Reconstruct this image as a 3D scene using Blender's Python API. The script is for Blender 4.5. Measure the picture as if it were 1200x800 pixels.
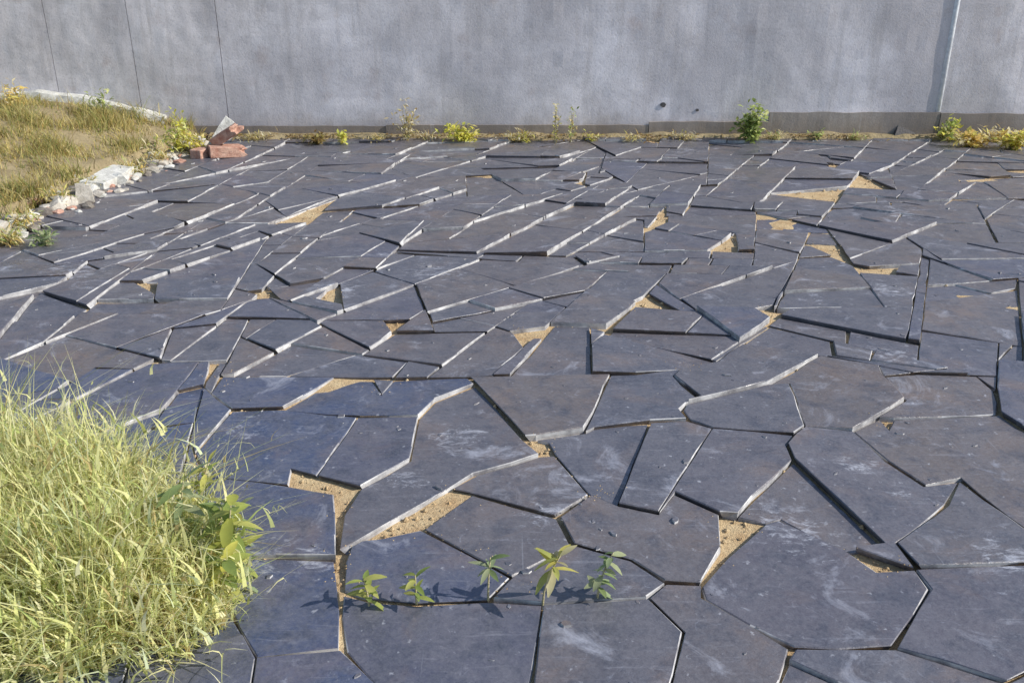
import bpy, bmesh, math, random
import numpy as np
from mathutils import Vector, Matrix, noise

# ------------------------------------------------------------------ start, camera, light
for o in list(bpy.data.objects): bpy.data.objects.remove(o)
SC = bpy.context.scene
COL = SC.collection
R = random.Random(7)
R_ = math.radians

CAM_H, PITCH, FPX = 1.7, R_(23.0), 1065.0
cam_d = bpy.data.cameras.new('camera'); cam = bpy.data.objects.new('camera', cam_d); COL.objects.link(cam)
cam.location = (0, 0, CAM_H); cam.rotation_euler = (R_(90) - PITCH, 0, 0)
cam_d.lens = 36.0 * FPX / 1200.0; cam_d.sensor_width = 36; cam_d.clip_start = 0.05; cam_d.clip_end = 600
SC.camera = cam

SUN_EL, SUN_AZ = R_(34), R_(98)            # azimuth from +Y towards +X
world = bpy.data.worlds.new('World'); SC.world = world; world.use_nodes = True
nt = world.node_tree; nt.nodes.clear()
sky = nt.nodes.new('ShaderNodeTexSky'); sky.sky_type = 'NISHITA'; sky.sun_disc = False
sky.sun_elevation = SUN_EL; sky.sun_rotation = SUN_AZ; sky.air_density = 1.0; sky.dust_density = 0.6; sky.ozone_density = 1.5
bg = nt.nodes.new('ShaderNodeBackground'); bg.inputs[1].default_value = 0.13
wo = nt.nodes.new('ShaderNodeOutputWorld')
nt.links.new(sky.outputs[0], bg.inputs[0]); nt.links.new(bg.outputs[0], wo.inputs[0])
sun_d = bpy.data.lights.new('sun', 'SUN'); sun_d.energy = 4.4; sun_d.angle = R_(0.5); sun_d.color = (1.0, 0.95, 0.87)
sun = bpy.data.objects.new('sun', sun_d); COL.objects.link(sun)
SUN = Vector((math.sin(SUN_AZ) * math.cos(SUN_EL), math.cos(SUN_AZ) * math.cos(SUN_EL), math.sin(SUN_EL)))
sun.rotation_euler = SUN.to_track_quat('Z', 'Y').to_euler(); sun.location = SUN * 20
vs = SC.view_settings; vs.view_transform = 'Standard'; vs.look = 'None'; vs.exposure = 0.35; vs.gamma = 1; vs.use_curve_mapping = False

FWD = Vector((0, math.cos(PITCH), -math.sin(PITCH))); UP = Vector((0, math.sin(PITCH), math.cos(PITCH)))
def ray(px, py): return Vector((1, 0, 0)) * ((px - 600) / FPX) + UP * ((400 - py) / FPX) + FWD
def gp(px, py, z=0.0):                      # the ground point seen at a photo pixel
    d = ray(px, py); t = (z - CAM_H) / d.z
    return Vector((0, 0, CAM_H)) + d * t
def at_y(px, py, y):                        # the point seen at a photo pixel on the upright plane at depth y
    d = ray(px, py); return Vector((0, 0, CAM_H)) + d * (y / d.y)
def to_px(p):
    q = Vector(p) - Vector((0, 0, CAM_H)); w = q.dot(FWD)
    return (600 + FPX * q.x / w, 400 - FPX * q.dot(UP) / w)
WALL_Y = 9.32

# ------------------------------------------------------------------ node helpers and materials
def mat(name):
    m = bpy.data.materials.new(name); m.use_nodes = True
    t = m.node_tree; t.nodes.clear()
    out = t.nodes.new('ShaderNodeOutputMaterial'); b = t.nodes.new('ShaderNodeBsdfPrincipled')
    t.links.new(b.outputs[0], out.inputs[0])
    return m, t, b
def N(t, kind, **kw):
    n = t.nodes.new(kind)
    for k, v in kw.items():
        if k.startswith('i_'):
            key = k[2:]; n.inputs[int(key) if key.isdigit() else key.replace('_', ' ')].default_value = v
        else: setattr(n, k, v)
    return n
def L(t, a, b): t.links.new(a, b)
def noise_n(t, vec, scale, detail=4, rough=0.55, dist=0.0):
    n = N(t, 'ShaderNodeTexNoise'); n.inputs['Scale'].default_value = scale; n.inputs['Detail'].default_value = detail
    n.inputs['Roughness'].default_value = rough; n.inputs['Distortion'].default_value = dist
    if vec is not None: L(t, vec, n.inputs['Vector'])
    return n.outputs['Fac']
def ramp(t, fac, stops):
    r = N(t, 'ShaderNodeValToRGB'); e = r.color_ramp.elements
    while len(e) < len(stops): e.new(0.5)
    for i, (p, c) in enumerate(stops):
        e[i].position = p; e[i].color = (c, c, c, 1) if not isinstance(c, tuple) else (*c, 1)
    L(t, fac, r.inputs[0]); return r.outputs[0]
def mixc(t, fac, a, b, mode='MIX'):
    m = N(t, 'ShaderNodeMix'); m.data_type = 'RGBA'; m.blend_type = mode
    for s, v in ((m.inputs[0], fac), (m.inputs[6], a), (m.inputs[7], b)):
        if isinstance(v, (int, float)): s.default_value = v
        elif isinstance(v, tuple): s.default_value = (*v, 1)
        else: L(t, v, s)
    return m.outputs[2]
def math_n(t, op, a, b=None):
    m = N(t, 'ShaderNodeMath'); m.operation = op
    for s, v in ((m.inputs[0], a), (m.inputs[1], b)):
        if v is None: continue
        if isinstance(v, (int, float)): s.default_value = v
        else: L(t, v, s)
    return m.outputs[0]
def bump(t, h, bsdf, strength=0.4, dist=0.01):
    b = N(t, 'ShaderNodeBump'); b.inputs['Strength'].default_value = strength; b.inputs['Distance'].default_value = dist
    L(t, h, b.inputs['Height']); L(t, b.outputs[0], bsdf.inputs['Normal'])
def mapped(t, vec, scale=(1, 1, 1), rot=(0, 0, 0)):
    m = N(t, 'ShaderNodeMapping'); m.inputs['Scale'].default_value = scale; m.inputs['Rotation'].default_value = rot
    L(t, vec, m.inputs['Vector']); return m.outputs[0]

def slate_material():
    m, t, b = mat('slate_face')
    pos = N(t, 'ShaderNodeNewGeometry').outputs['Position']
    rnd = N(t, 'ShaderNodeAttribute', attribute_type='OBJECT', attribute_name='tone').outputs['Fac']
    off = N(t, 'ShaderNodeCombineXYZ'); L(t, math_n(t, 'MULTIPLY', rnd, 37.0), off.inputs[0]); L(t, math_n(t, 'MULTIPLY', rnd, 91.0), off.inputs[1])
    va = N(t, 'ShaderNodeVectorMath', operation='ADD'); L(t, pos, va.inputs[0]); L(t, off.outputs[0], va.inputs[1]); v = va.outputs[0]
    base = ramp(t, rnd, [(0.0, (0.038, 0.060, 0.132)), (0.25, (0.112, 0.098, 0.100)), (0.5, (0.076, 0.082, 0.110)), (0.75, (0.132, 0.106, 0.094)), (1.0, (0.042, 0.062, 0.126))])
    big = noise_n(t, v, 5.0, 7, 0.68, 0.6)
    c = mixc(t, ramp(t, big, [(0.38, 0.0), (0.7, 0.6)]), base, (0.150, 0.143, 0.160))
    # brown iron staining
    rust = noise_n(t, v, 2.2, 6, 0.62, 0.8)
    c = mixc(t, ramp(t, rust, [(0.52, 0.0), (0.74, 0.7)]), c, (0.190, 0.132, 0.100))
    dk = noise_n(t, v, 7.0, 8, 0.75, 0.4)
    c = mixc(t, ramp(t, dk, [(0.34, 0.75), (0.52, 0.0)]), c, (0.040, 0.046, 0.068))
    # fine grain
    fine = noise_n(t, v, 70, 3, 0.7)
    c = mixc(t, ramp(t, fine, [(0.35, 0.0), (0.75, 0.35)]), c, (0.20, 0.20, 0.22))
    # pale lime bloom in blotches, and dusty smears drawn along one way
    blo = noise_n(t, v, 3.2, 8, 0.72, 1.2)
    c = mixc(t, ramp(t, blo, [(0.57, 0.0), (0.72, 0.7)]), c, (0.40, 0.41, 0.47))
    smear = noise_n(t, mapped(t, v, (3, 30, 1), (0, 0, 0.5)), 1.5, 6, 0.7, 0.6)
    c = mixc(t, ramp(t, smear, [(0.58, 0.0), (0.76, 0.5)]), c, (0.30, 0.30, 0.34))
    spk = noise_n(t, v, 26, 4, 0.6)
    c = mixc(t, ramp(t, spk, [(0.66, 0.0), (0.73, 0.6)]), c, (0.45, 0.46, 0.50))
    scr = noise_n(t, mapped(t, v, (90, 3, 1), (0, 0, 0.9)), 1.0, 2, 0.5)
    c = mixc(t, ramp(t, scr, [(0.72, 0.0), (0.78, 0.3)]), c, (0.30, 0.31, 0.34))
    # chalky scuffs where mortar was spilt
    acc = None
    for px, py, r_ in ((300, 655, .22), (360, 655, .14), (1010, 545, .16), (1060, 575, .10), (1050, 415, .24), (1180, 655, .22), (930, 618, .26), (540, 510, .22), (470, 560, .16), (1050, 250, .3), (1040, 340, .3), (640, 600, .14), (285, 500, .18), (510, 320, .4), (400, 340, .3), (90, 320, .4)):
        g_ = gp(px, py); dn = N(t, 'ShaderNodeVectorMath', operation='DISTANCE'); L(t, pos, dn.inputs[0]); dn.inputs[1].default_value = tuple(g_)
        k_ = math_n(t, 'MAXIMUM', math_n(t, 'SUBTRACT', 1.0, math_n(t, 'DIVIDE', dn.outputs['Value'], r_)), 0.0)
        acc = k_ if acc is None else math_n(t, 'MAXIMUM', acc, k_)
    sc_n = noise_n(t, mapped(t, v, (1, 2.0, 1), (0, 0, 0.6)), 13, 9, 0.8, 0.5)
    fac = math_n(t, 'ADD', math_n(t, 'MULTIPLY', math_n(t, 'POWER', acc, 0.6), 0.26), sc_n)
    c = mixc(t, ramp(t, fac, [(0.72, 0.0), (0.84, 0.75)]), c, (0.46, 0.47, 0.52))
    L(t, c, b.inputs['Base Color'])
    L(t, ramp(t, noise_n(t, v, 6, 5, 0.6), [(0.3, 0.26), (0.7, 0.52)]), b.inputs['Roughness'])
    b.inputs['Specular IOR Level'].default_value = 0.62
    riv = N(t, 'ShaderNodeTexNoise'); riv.inputs['Scale'].default_value = 5; riv.inputs['Detail'].default_value = 9; riv.inputs['Roughness'].default_value = 0.62
    L(t, mapped(t, v, (1, 1.8, 1), (0, 0, 0.6)), riv.inputs['Vector'])
    chip = noise_n(t, v, 15, 6, 0.75, 0.8)
    c = mixc(t, ramp(t, chip, [(0.62, 0.0), (0.70, 0.5)]), c, (0.30, 0.31, 0.36)); L(t, c, b.inputs['Base Color'])
    h = math_n(t, 'ADD', riv.outputs['Fac'], math_n(t, 'MULTIPLY', fine, 0.08))
    bump(t, h, b, 0.5, 0.024)
    return m
def edge_material():
    m, t, b = mat('slate_cut_edge')
    v = N(t, 'ShaderNodeNewGeometry').outputs['Position']
    n1 = noise_n(t, v, 7, 6, 0.7); n2 = noise_n(t, mapped(t, v, (6, 6, 160)), 1, 3, 0.6)
    c = mixc(t, ramp(t, n1, [(0.36, 0.0), (0.62, 1.0)]), (0.16, 0.155, 0.165), (0.60, 0.59, 0.58))
    c = mixc(t, ramp(t, n2, [(0.3, 0.45), (0.6, 0.0)]), c, (0.15, 0.14, 0.15))
    L(t, c, b.inputs['Base Color']); b.inputs['Roughness'].default_value = 0.8
    bump(t, n2, b, 0.5, 0.004)
    return m
def earth_material(name, a, bcol, c3, scale=6.0, bmp=0.6):
    m, t, b = mat(name)
    v = N(t, 'ShaderNodeNewGeometry').outputs['Position']
    n1 = noise_n(t, v, scale, 7, 0.65); n2 = noise_n(t, v, scale * 9, 4, 0.7); n3 = noise_n(t, v, scale * 40, 2, 0.6)
    c = mixc(t, ramp(t, n1, [(0.32, 0.0), (0.68, 1.0)]), a, bcol)
    c = mixc(t, ramp(t, n2, [(0.5, 0.0), (0.72, 0.8)]), c, c3)
    L(t, c, b.inputs['Base Color']); b.inputs['Roughness'].default_value = 0.95; b.inputs['Specular IOR Level'].default_value = 0.2
    bump(t, math_n(t, 'ADD', n2, math_n(t, 'MULTIPLY', n3, 0.5)), b, bmp, 0.012)
    return m
def wall_material(name, base, pale, dirt, dirt_h):
    m, t, b = mat(name)
    v = N(t, 'ShaderNodeNewGeometry').outputs['Position']
    sep = N(t, 'ShaderNodeSeparateXYZ'); L(t, v, sep.inputs[0])
    n1 = noise_n(t, v, 1.6, 7, 0.62, 0.5)
    c = mixc(t, ramp(t, n1, [(0.36, 0.0), (0.66, 1.0)]), base, pale)
    st = noise_n(t, mapped(t, v, (9, 1, 0.7)), 1.0, 5, 0.65, 0.3)
    c = mixc(t, ramp(t, st, [(0.5, 0.0), (0.72, 0.55)]), c, (base[0] * 0.72, base[1] * 0.72, base[2] * 0.7))
    st2 = noise_n(t, mapped(t, v, (24, 1, 0.5)), 1.0, 3, 0.6)
    c = mixc(t, ramp(t, st2, [(0.64, 0.0), (0.74, 0.5)]), c, (0.84, 0.82, 0.83))
    pk = noise_n(t, v, 3.3, 4, 0.6)
    c = mixc(t, ramp(t, pk, [(0.6, 0.0), (0.74, 0.4)]), c, (0.42, 0.30, 0.25))
    # splashed earth at the foot of the wall, with a ragged upper limit
    up = math_n(t, 'ADD', sep.outputs[2], math_n(t, 'MULTIPLY', noise_n(t, mapped(t, v, (3, 1, 1)), 2.0, 6, 0.7), -0.5))
    c = mixc(t, ramp(t, math_n(t, 'ADD', math_n(t, 'MULTIPLY', up, 1.0 / dirt_h), 1.0), [(0.2, 0.85), (1.0, 0.0)]), c, dirt)
    bl = noise_n(t, mapped(t, v, (1, 1, 0.6)), 0.9, 6, 0.65, 0.8)
    c = mixc(t, ramp(t, bl, [(0.40, 0.55), (0.60, 0.0)]), c, (base[0] * 0.62, base[1] * 0.63, base[2] * 0.66))
    g = noise_n(t, v, 55, 5, 0.75)
    c = mixc(t, ramp(t, g, [(0.3, 0.3), (0.5, 0.0)]), c, (0.16, 0.15, 0.14))
    L(t, c, b.inputs['Base Color']); b.inputs['Roughness'].default_value = 0.9; b.inputs['Specular IOR Level'].default_value = 0.25
    bump(t, math_n(t, 'ADD', g, math_n(t, 'MULTIPLY', n1, 1.2)), b, 0.25, 0.012)
    return m
def leaf_material(name, trans=0.46):
    m = bpy.data.materials.new(name); m.use_nodes = True; t = m.node_tree; t.nodes.clear()
    out = N(t, 'ShaderNodeOutputMaterial'); d = N(t, 'ShaderNodeBsdfPrincipled'); tr = N(t, 'ShaderNodeBsdfTranslucent'); mx = N(t, 'ShaderNodeMixShader')
    at = N(t, 'ShaderNodeAttribute', attribute_type='GEOMETRY', attribute_name='tint')
    v = N(t, 'ShaderNodeNewGeometry').outputs['Position']
    c = mixc(t, ramp(t, noise_n(t, v, 60, 3), [(0.3, 0.18), (0.7, 0.0)]), at.outputs['Color'], (0.10, 0.09, 0.03))
    L(t, c, d.inputs['Base Color']); d.inputs['Roughness'].default_value = 0.55; d.inputs['Specular IOR Level'].default_value = 0.15
    L(t, at.outputs['Color'], tr.inputs[0]); mx.inputs[0].default_value = trans
    L(t, d.outputs[0], mx.inputs[1]); L(t, tr.outputs[0], mx.inputs[2]); L(t, mx.outputs[0], out.inputs[0])
    return m
def stone_material(name, a, bcol, scale=9):
    m, t, b = mat(name)
    v = N(t, 'ShaderNodeNewGeometry').outputs['Position']
    n1 = noise_n(t, v, scale, 7, 0.65); n2 = noise_n(t, v, scale * 7, 4, 0.7)
    c = mixc(t, ramp(t, n1, [(0.35, 0.0), (0.65, 1.0)]), a, bcol)
    c = mixc(t, ramp(t, n2, [(0.3, 0.5), (0.5, 0.0)]), c, (a[0] * 0.5, a[1] * 0.5, a[2] * 0.5))
    L(t, c, b.inputs['Base Color']); b.inputs['Roughness'].default_value = 0.85
    bump(t, math_n(t, 'ADD', n1, math_n(t, 'MULTIPLY', n2, 0.3)), b, 0.6, 0.02)
    return m

M_SLATE, M_EDGE = slate_material(), edge_material()
M_SAND = earth_material('bedding_sand', (0.50, 0.33, 0.17), (0.72, 0.56, 0.33), (0.30, 0.20, 0.11), 9, 0.9)
M_SOIL = earth_material('dry_soil', (0.24, 0.19, 0.11), (0.36, 0.29, 0.17), (0.14, 0.115, 0.065), 4)
M_LAND = earth_material('far_soil', (0.16, 0.14, 0.09), (0.22, 0.2, 0.12), (0.12, 0.11, 0.07), 0.6)
M_WALL = wall_material('wall_render', (0.62, 0.58, 0.59), (0.84, 0.80, 0.83), (0.38, 0.31, 0.25), 0.40)
M_PLINTH = wall_material('wall_plinth', (0.30, 0.26, 0.23), (0.42, 0.37, 0.33), (0.22, 0.16, 0.10), 0.5)
M_LEAF = leaf_material('leaf_blade')
M_STONE = stone_material('rubble_stone', (0.30, 0.27, 0.22), (0.55, 0.51, 0.45))
M_DARK = stone_material('dark_rubble', (0.12, 0.10, 0.085), (0.26, 0.23, 0.19), 12)
M_HOLE_SLATE = stone_material('hole_shade_and_slate', (0.06, 0.06, 0.06), (0.10, 0.09, 0.09), 30)  # shade inside the wall holes as colour; also the offcut's own dark slate
M_WHITE = stone_material('pale_stone', (0.42, 0.41, 0.37), (0.68, 0.67, 0.62), 14)
M_BRICK = stone_material('red_brick_clay', (0.36, 0.17, 0.12), (0.56, 0.36, 0.27), 22)
M_STEM = stone_material('dry_stem', (0.34, 0.30, 0.16), (0.50, 0.44, 0.26), 30)
def metal_material():
    m, t, b = mat('galvanised_steel')
    v = N(t, 'ShaderNodeNewGeometry').outputs['Position']
    c = mixc(t, ramp(t, noise_n(t, v, 22, 5, 0.6), [(0.35, 0.0), (0.65, 1.0)]), (0.52, 0.55, 0.60), (0.72, 0.75, 0.80))
    L(t, c, b.inputs['Base Color']); b.inputs['Metallic'].default_value = 0.35; b.inputs['Roughness'].default_value = 0.45
    return m
M_STEEL = metal_material()

# ------------------------------------------------------------------ object helpers
def link(name, me, parent=None, loc=None):
    o = bpy.data.objects.new(name, me); COL.objects.link(o)
    if parent: o.parent = parent
    if loc is not None: o.location = loc
    return o
def tag(o, label=None, cat=None, group=None, kind=None):
    if label: o['label'] = label
    if cat: o['category'] = cat
    if group: o['group'] = group
    if kind: o['kind'] = kind
    return o
def empty(name, loc, label, cat, group=None):
    o = bpy.data.objects.new(name, None); COL.objects.link(o); o.location = loc; o.empty_display_size = 0.1
    return tag(o, label, cat, group)
def mesh(name, verts, faces, mats, mi=None, smooth=False, tints=None):
    me = bpy.data.meshes.new(name); me.from_pydata(verts, [], faces)
    for m in mats: me.materials.append(m)
    if mi is not None: me.polygons.foreach_set('material_index', mi)
    if smooth: me.polygons.foreach_set('use_smooth', [True] * len(me.polygons))
    if tints is not None:
        a = me.color_attributes.new('tint', 'FLOAT_COLOR', 'POINT')
        a.data.foreach_set('color', np.array([(*c, 1.0) for c in tints], dtype=np.float32).ravel())
    me.update(); return me

# ------------------------------------------------------------------ the far ground
def grid(name, x0, x1, y0, y1, nx, ny, zf, m):
    vs_, fs = [], []
    for j in range(ny + 1):
        for i in range(nx + 1):
            x = x0 + (x1 - x0) * i / nx; y = y0 + (y1 - y0) * j / ny
            vs_.append((x, y, zf(x, y)))
    for j in range(ny):
        for i in range(nx):
            a = j * (nx + 1) + i; fs.append((a, a + 1, a + nx + 2, a + nx + 1))
    return mesh(name, vs_, fs, [m], smooth=True)
tag(link('ground', grid('ground', -250, 250, -250, 250, 10, 10, lambda x, y: -0.12, M_LAND)), kind='structure')

# ------------------------------------------------------------------ paving: cracks seen in the photo grow until they meet, cells become slabs
BANK_A, BANK_B = gp(-20, 284), gp(246, 167)      # front line of the grass bank
BX0, BY0 = BANK_A.x, BANK_A.y
bd = (BANK_B - BANK_A).normalized()
def bank_x(y): return BX0 + (y - BY0) * bd.x / bd.y
DOMAIN = [(-2.7, 0.75), (2.7, 0.75), (6.6, WALL_Y - 0.03), (bank_x(WALL_Y) + 0.0, WALL_Y - 0.03), (bank_x(6.0), 6.0), (bank_x(6.0) - 0.35, 5.0)]

def area(ps): return 0.5 * sum(ps[k][0] * ps[(k + 1) % len(ps)][1] - ps[(k + 1) % len(ps)][0] * ps[k][1] for k in range(len(ps)))
def inside(p, poly):
    c = False; j = len(poly) - 1
    for i in range(len(poly)):
        if (poly[i][1] > p[1]) != (poly[j][1] > p[1]) and p[0] < (poly[j][0] - poly[i][0]) * (p[1] - poly[i][1]) / (poly[j][1] - poly[i][1]) + poly[i][0]: c = not c
        j = i
    return c
def cen(ps):
    A = area(ps); cx = cy = 0
    for k in range(len(ps)):
        x0, y0 = ps[k]; x1, y1 = ps[(k + 1) % len(ps)]; w = x0 * y1 - x1 * y0; cx += (x0 + x1) * w; cy += (y0 + y1) * w
    return (cx / (6 * A), cy / (6 * A))
CR = """
B 4 306 30 292;B 103 297 135 287;B 144 300 185 294 220 271;B 205 269 266 244;B 260 254 300 242;B 165 256 185 244;B 145 252 175 240
D 127 270 150 260;D 165 277 190 272;D 240 270 255 265;B 225 292 250 282;B 222 310 292 285;B 230 232 262 214;B 207 207 232 197;B 225 210 287 197
D 195 236 215 237;B 220 237 226 226;B 145 290 160 282;B 157 227 187 224;B 179 310 205 300
B 300 242 335 219;B 309 212 335 219;D 340 221 385 218;D 317 240 331 250;B 347 272 375 249;B 370 196 387 185;B 410 202 445 204;B 450 202 472 187
B 480 176 497 169;B 492 207 562 185;B 428 227 440 220 472 211;B 455 240 495 227;B 435 256 455 249;D 435 243 470 241;B 494 239 540 224;B 546 207 547 221
D 530 206 552 205;D 580 206 602 220;B 449 308 470 287 514 257;B 500 270 545 269;B 545 268 572 248;D 416 274 433 271;D 432 277 451 283
D 515 294 555 296;B 557 297 600 275;B 465 297 495 299;B 337 252 352 246;B 375 235 410 227;B 303 310 317 301;B 405 310 420 304;B 322 207 347 192
B 300 185 330 170;B 569 177 590 169;B 487 209 512 219
B 600 277 637 255 695 230;B 600 246 661 226;B 661 217 687 208;D 716 204 747 222;B 712 240 732 225;B 740 224 775 216;D 779 217 842 217
B 842 217 882 183;D 885 181 900 181;B 680 274 732 240;B 672 295 716 271;B 690 309 757 295;B 755 294 755 265;D 780 259 801 262;D 832 242 895 248
D 620 299 675 300;D 676 302 690 312;B 830 190 831 170;D 832 184 847 185;D 682 240 710 242;B 760 294 825 294;D 696 170 711 178;B 807 240 812 232
B 885 280 887 250;D 884 265 900 266
B 907 181 930 162;B 900 197 967 196;B 905 224 928 201;B 912 225 992 219;B 965 254 995 217;D 972 196 1017 204;B 1020 204 1044 194;D 1046 193 1065 195
B 1067 194 1105 177;B 1070 179 1095 162;B 1090 212 1126 184;B 1112 235 1135 219;D 1145 205 1167 208;D 1167 207 1200 205;D 1172 225 1182 232;D 1182 232 1200 232
D 1032 230 1057 232;B 1072 235 1110 234;B 1154 256 1172 244;D 1155 257 1169 283;D 1169 284 1200 284;B 1090 260 1152 260;B 1051 280 1087 265
D 947 261 1007 274 1050 280;D 1066 279 1085 292 1095 307;D 980 281 999 308;B 900 247 937 247;D 984 166 1005 166
B 2 309 25 300;B 30 342 70 333 86 320;D 16 356 45 344;D 62 347 77 352;B 0 395 20 371;B 90 370 152 320 212 300;B 90 325 130 311;B 210 317 250 301
B 209 352 267 352 292 312;B 277 363 300 345;B 232 397 265 372;D 130 395 155 401 237 372;D 265 371 300 372;D 135 407 180 419 195 425;B 185 422 247 422 289 395
D 290 397 300 402;B 36 407 91 386;B 192 410 201 385;B 132 444 175 422;B 105 460 130 445;D 200 458 232 451;B 240 447 246 425;B 157 492 190 480 205 460
B 255 437 337 436;B 247 499 271 472;D 271 475 300 476
B 300 316 317 301;D 327 326 340 334 372 329;B 375 331 417 305;D 415 326 441 316;B 447 310 457 301;B 415 361 467 341;D 470 342 480 349;D 494 352 505 379
D 544 371 586 362;B 545 387 600 381;B 435 407 460 390;D 462 389 545 389;B 514 436 540 412 574 387;D 300 401 321 410;B 324 410 352 395;B 387 422 410 415
D 395 409 427 414;D 397 436 480 439;D 480 439 600 440;B 332 475 392 440;D 382 481 417 484;B 419 485 475 485;B 491 485 509 456;B 510 465 557 447
D 555 447 597 491 615 512;B 600 337 680 312;B 797 350 900 316 942 307;D 796 350 832 375;B 712 385 745 354;B 660 379 712 380
B 648 375 659 365;D 732 386 790 389;D 692 388 693 428;D 767 406 797 412;D 797 412 839 422;B 745 437 797 432;B 686 500 716 436;B 789 440 799 451;D 800 452 820 466
B 805 472 900 449;D 805 491 900 500 932 508;B 840 417 900 377;D 870 401 900 417;B 812 382 822 372;D 600 440 745 440
B 1080 300 1075 330;B 1086 335 1078 403;B 1085 333 1192 325;D 1193 327 1197 378;D 1092 302 1112 309;B 1085 352 1118 347;D 971 381 1076 402;D 1082 386 1187 401
B 1005 405 1090 426;D 1075 435 1145 438;B 1125 440 1165 455;D 1168 450 1172 488;D 1177 491 1197 500;B 900 450 961 414;D 937 425 960 427;B 960 430 1030 430
D 926 441 929 457;B 928 458 943 498;D 1036 440 1036 460;B 997 500 1062 468;B 1047 489 1165 483;B 1170 420 1187 402
B 232 525 255 490;B 372 545 415 492;B 479 537 490 490;B 555 552 600 540 632 530;D 555 576 600 589 652 605
D 552 648 600 672;B 275 650 390 649;B 455 557 475 545;D 275 668 357 679;B 627 512 685 505;D 650 529 690 568;D 724 590 762 492;B 772 602 835 500;D 724 593 772 602
D 690 577 730 572;D 790 578 857 606;B 865 602 900 567 930 540;B 822 682 847 650;D 672 637 707 652;B 740 657 780 682
D 657 675 700 681;D 922 520 1037 636;B 1050 636 1112 590;D 1057 636 1075 655;B 1075 665 1195 662;D 1127 557 1195 615;B 1085 567 1125 560;D 1040 537 1085 567;B 912 605 992 642
B 392 672 375 740;D 470 690 560 735;B 640 690 600 760;D 700 700 800 740;B 960 690 930 760;D 1090 690 1180 750
"""
GAPS = """
830 294 862 271 866 296;755 270 780 240 782 260;945 283 980 284 997 308;166 335 185 330 182 346;369 351 385 337 399 340 402 359;298 349 312 334 326 349
450 375 470 375 460 386;437 441 462 442 447 459;746 350 760 343 797 364 750 360;600 388 647 382 635 396 605 395;797 424 815 424 805 435;885 362 908 358 903 372
1008 313 1053 310 1048 322 1010 320;1030 488 1047 495 1037 500;337 567 342 549 420 570 405 577 395 579;395 579 417 572 400 600 393 598;445 626 527 572 553 575 493 617
493 617 500 614 545 640 538 641;393 650 410 637 402 672 391 682;627 513 642 515 650 528 635 525;690 579 722 574 700 583;843 605 898 610 850 650 845 635
1000 643 1072 666 1032 667;585 672 600 674 618 690 582 690;742 161 772 169 775 160;680 216 688 200 684 217;245 425 257 423 243 442;268 447 274 430 262 449;968 190 985 192 975 197;702 386 742 358 748 356 714 389
"""

# slabs near enough to be read one by one, each outlined on the ground
NEAR_PX = """
247 458 258 437 392 439 332 476 271 477;392 439 437 441 447 459 462 441 550 440 557 447 510 465 491 486 419 486 382 483 332 476
271 477 332 476 382 483 419 486 371 556 342 549 337 566 240 556 228 528;419 486 491 486 480 537 455 553 422 570 371 556
491 486 510 465 557 447 597 491 615 512 632 530 600 541 555 553 527 571 422 630 410 637 395 645 400 603 422 570 455 553 480 537
337 566 393 578 393 600 394 652 275 651 240 600 240 556;557 447 550 440 716 437 686 504 628 512 615 512 597 491
628 512 686 504 697 499 762 492 724 592 690 577 650 529 642 515;716 437 745 437 797 432 789 440 799 451 820 467 805 472 797 480 805 491 762 492 697 499 686 504
762 492 805 491 835 500 772 602 724 592;835 500 932 508 922 520 930 538 900 567 865 603 843 602 790 578 772 602
805 472 900 449 926 447 943 499 932 508 835 500 805 491 797 480;527 571 555 553 600 541 632 530 650 529 690 577 652 605 553 576
553 576 652 605 672 637 600 674 552 648 493 617;422 630 445 626 493 617 552 648 600 674 572 700 488 704 432 700 398 690 400 655 410 637
652 605 690 577 724 592 772 602 790 578 843 602 846 640 822 684 780 684 740 657 672 637;865 603 900 567 930 538 1037 637 1000 643 992 642 912 606 898 610
930 538 922 520 932 508 943 499 1000 503 1040 537 1085 567 1125 560 1112 590 1050 637 1073 667 1000 643 1037 637
1125 560 1195 615 1240 650 1240 662 1195 663 1073 667 1050 637 1112 590;850 650 898 610 912 606 992 642 1032 668 1073 667 1090 690 1050 760 930 760 822 700 822 684
1073 667 1195 663 1240 662 1260 760 1180 800 1050 760 1090 690;900 449 961 414 1030 428 1036 440 1062 468 1000 503 943 499 926 447
1036 440 1075 436 1145 438 1168 455 1172 484 1047 489 1030 488 1062 468;1000 503 1030 488 1038 500 1047 489 1172 484 1197 500 1240 520 1240 650 1195 615 1125 560 1085 567 1040 537
1168 455 1170 420 1240 425 1240 520 1197 500 1172 484;797 432 839 422 870 401 961 414 900 449 805 472 820 467 799 451 789 440
672 637 740 657 780 684 760 700 700 702 636 706 572 700 600 674;780 684 822 684 822 700 930 760 900 830 780 830 800 740 760 700;636 706 700 702 760 700 800 740 780 830 620 830
398 690 432 700 488 704 572 700 636 706 620 830 470 830 400 760;275 651 394 652 398 690 400 760 300 770 262 700;300 770 400 760 470 830 450 900 280 900
"""
segs = []                                        # p0, p1, type, block_start
def S(p): return (p.x, p.y)
for item in CR.replace('\n', ';').split(';'):
    w = item.split()
    if len(w) < 5: continue
    v = [float(x) for x in w[1:]]; pts = [S(gp(v[i], v[i + 1])) for i in range(0, len(v), 2)]
    for a, b in zip(pts, pts[1:]): segs.append((a, b, w[0], True))
near = []
for item in NEAR_PX.replace('\n', ';').split(';'):
    w = [float(x) for x in item.split()]
    if len(w) < 6: continue
    pts = [S(gp(w[i], w[i + 1])) for i in range(0, len(w), 2)]
    near.append(pts if area(pts) > 0 else pts[::-1])
def cen_simple(ps): return (sum(p[0] for p in ps) / len(ps), sum(p[1] for p in ps) / len(ps))
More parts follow.
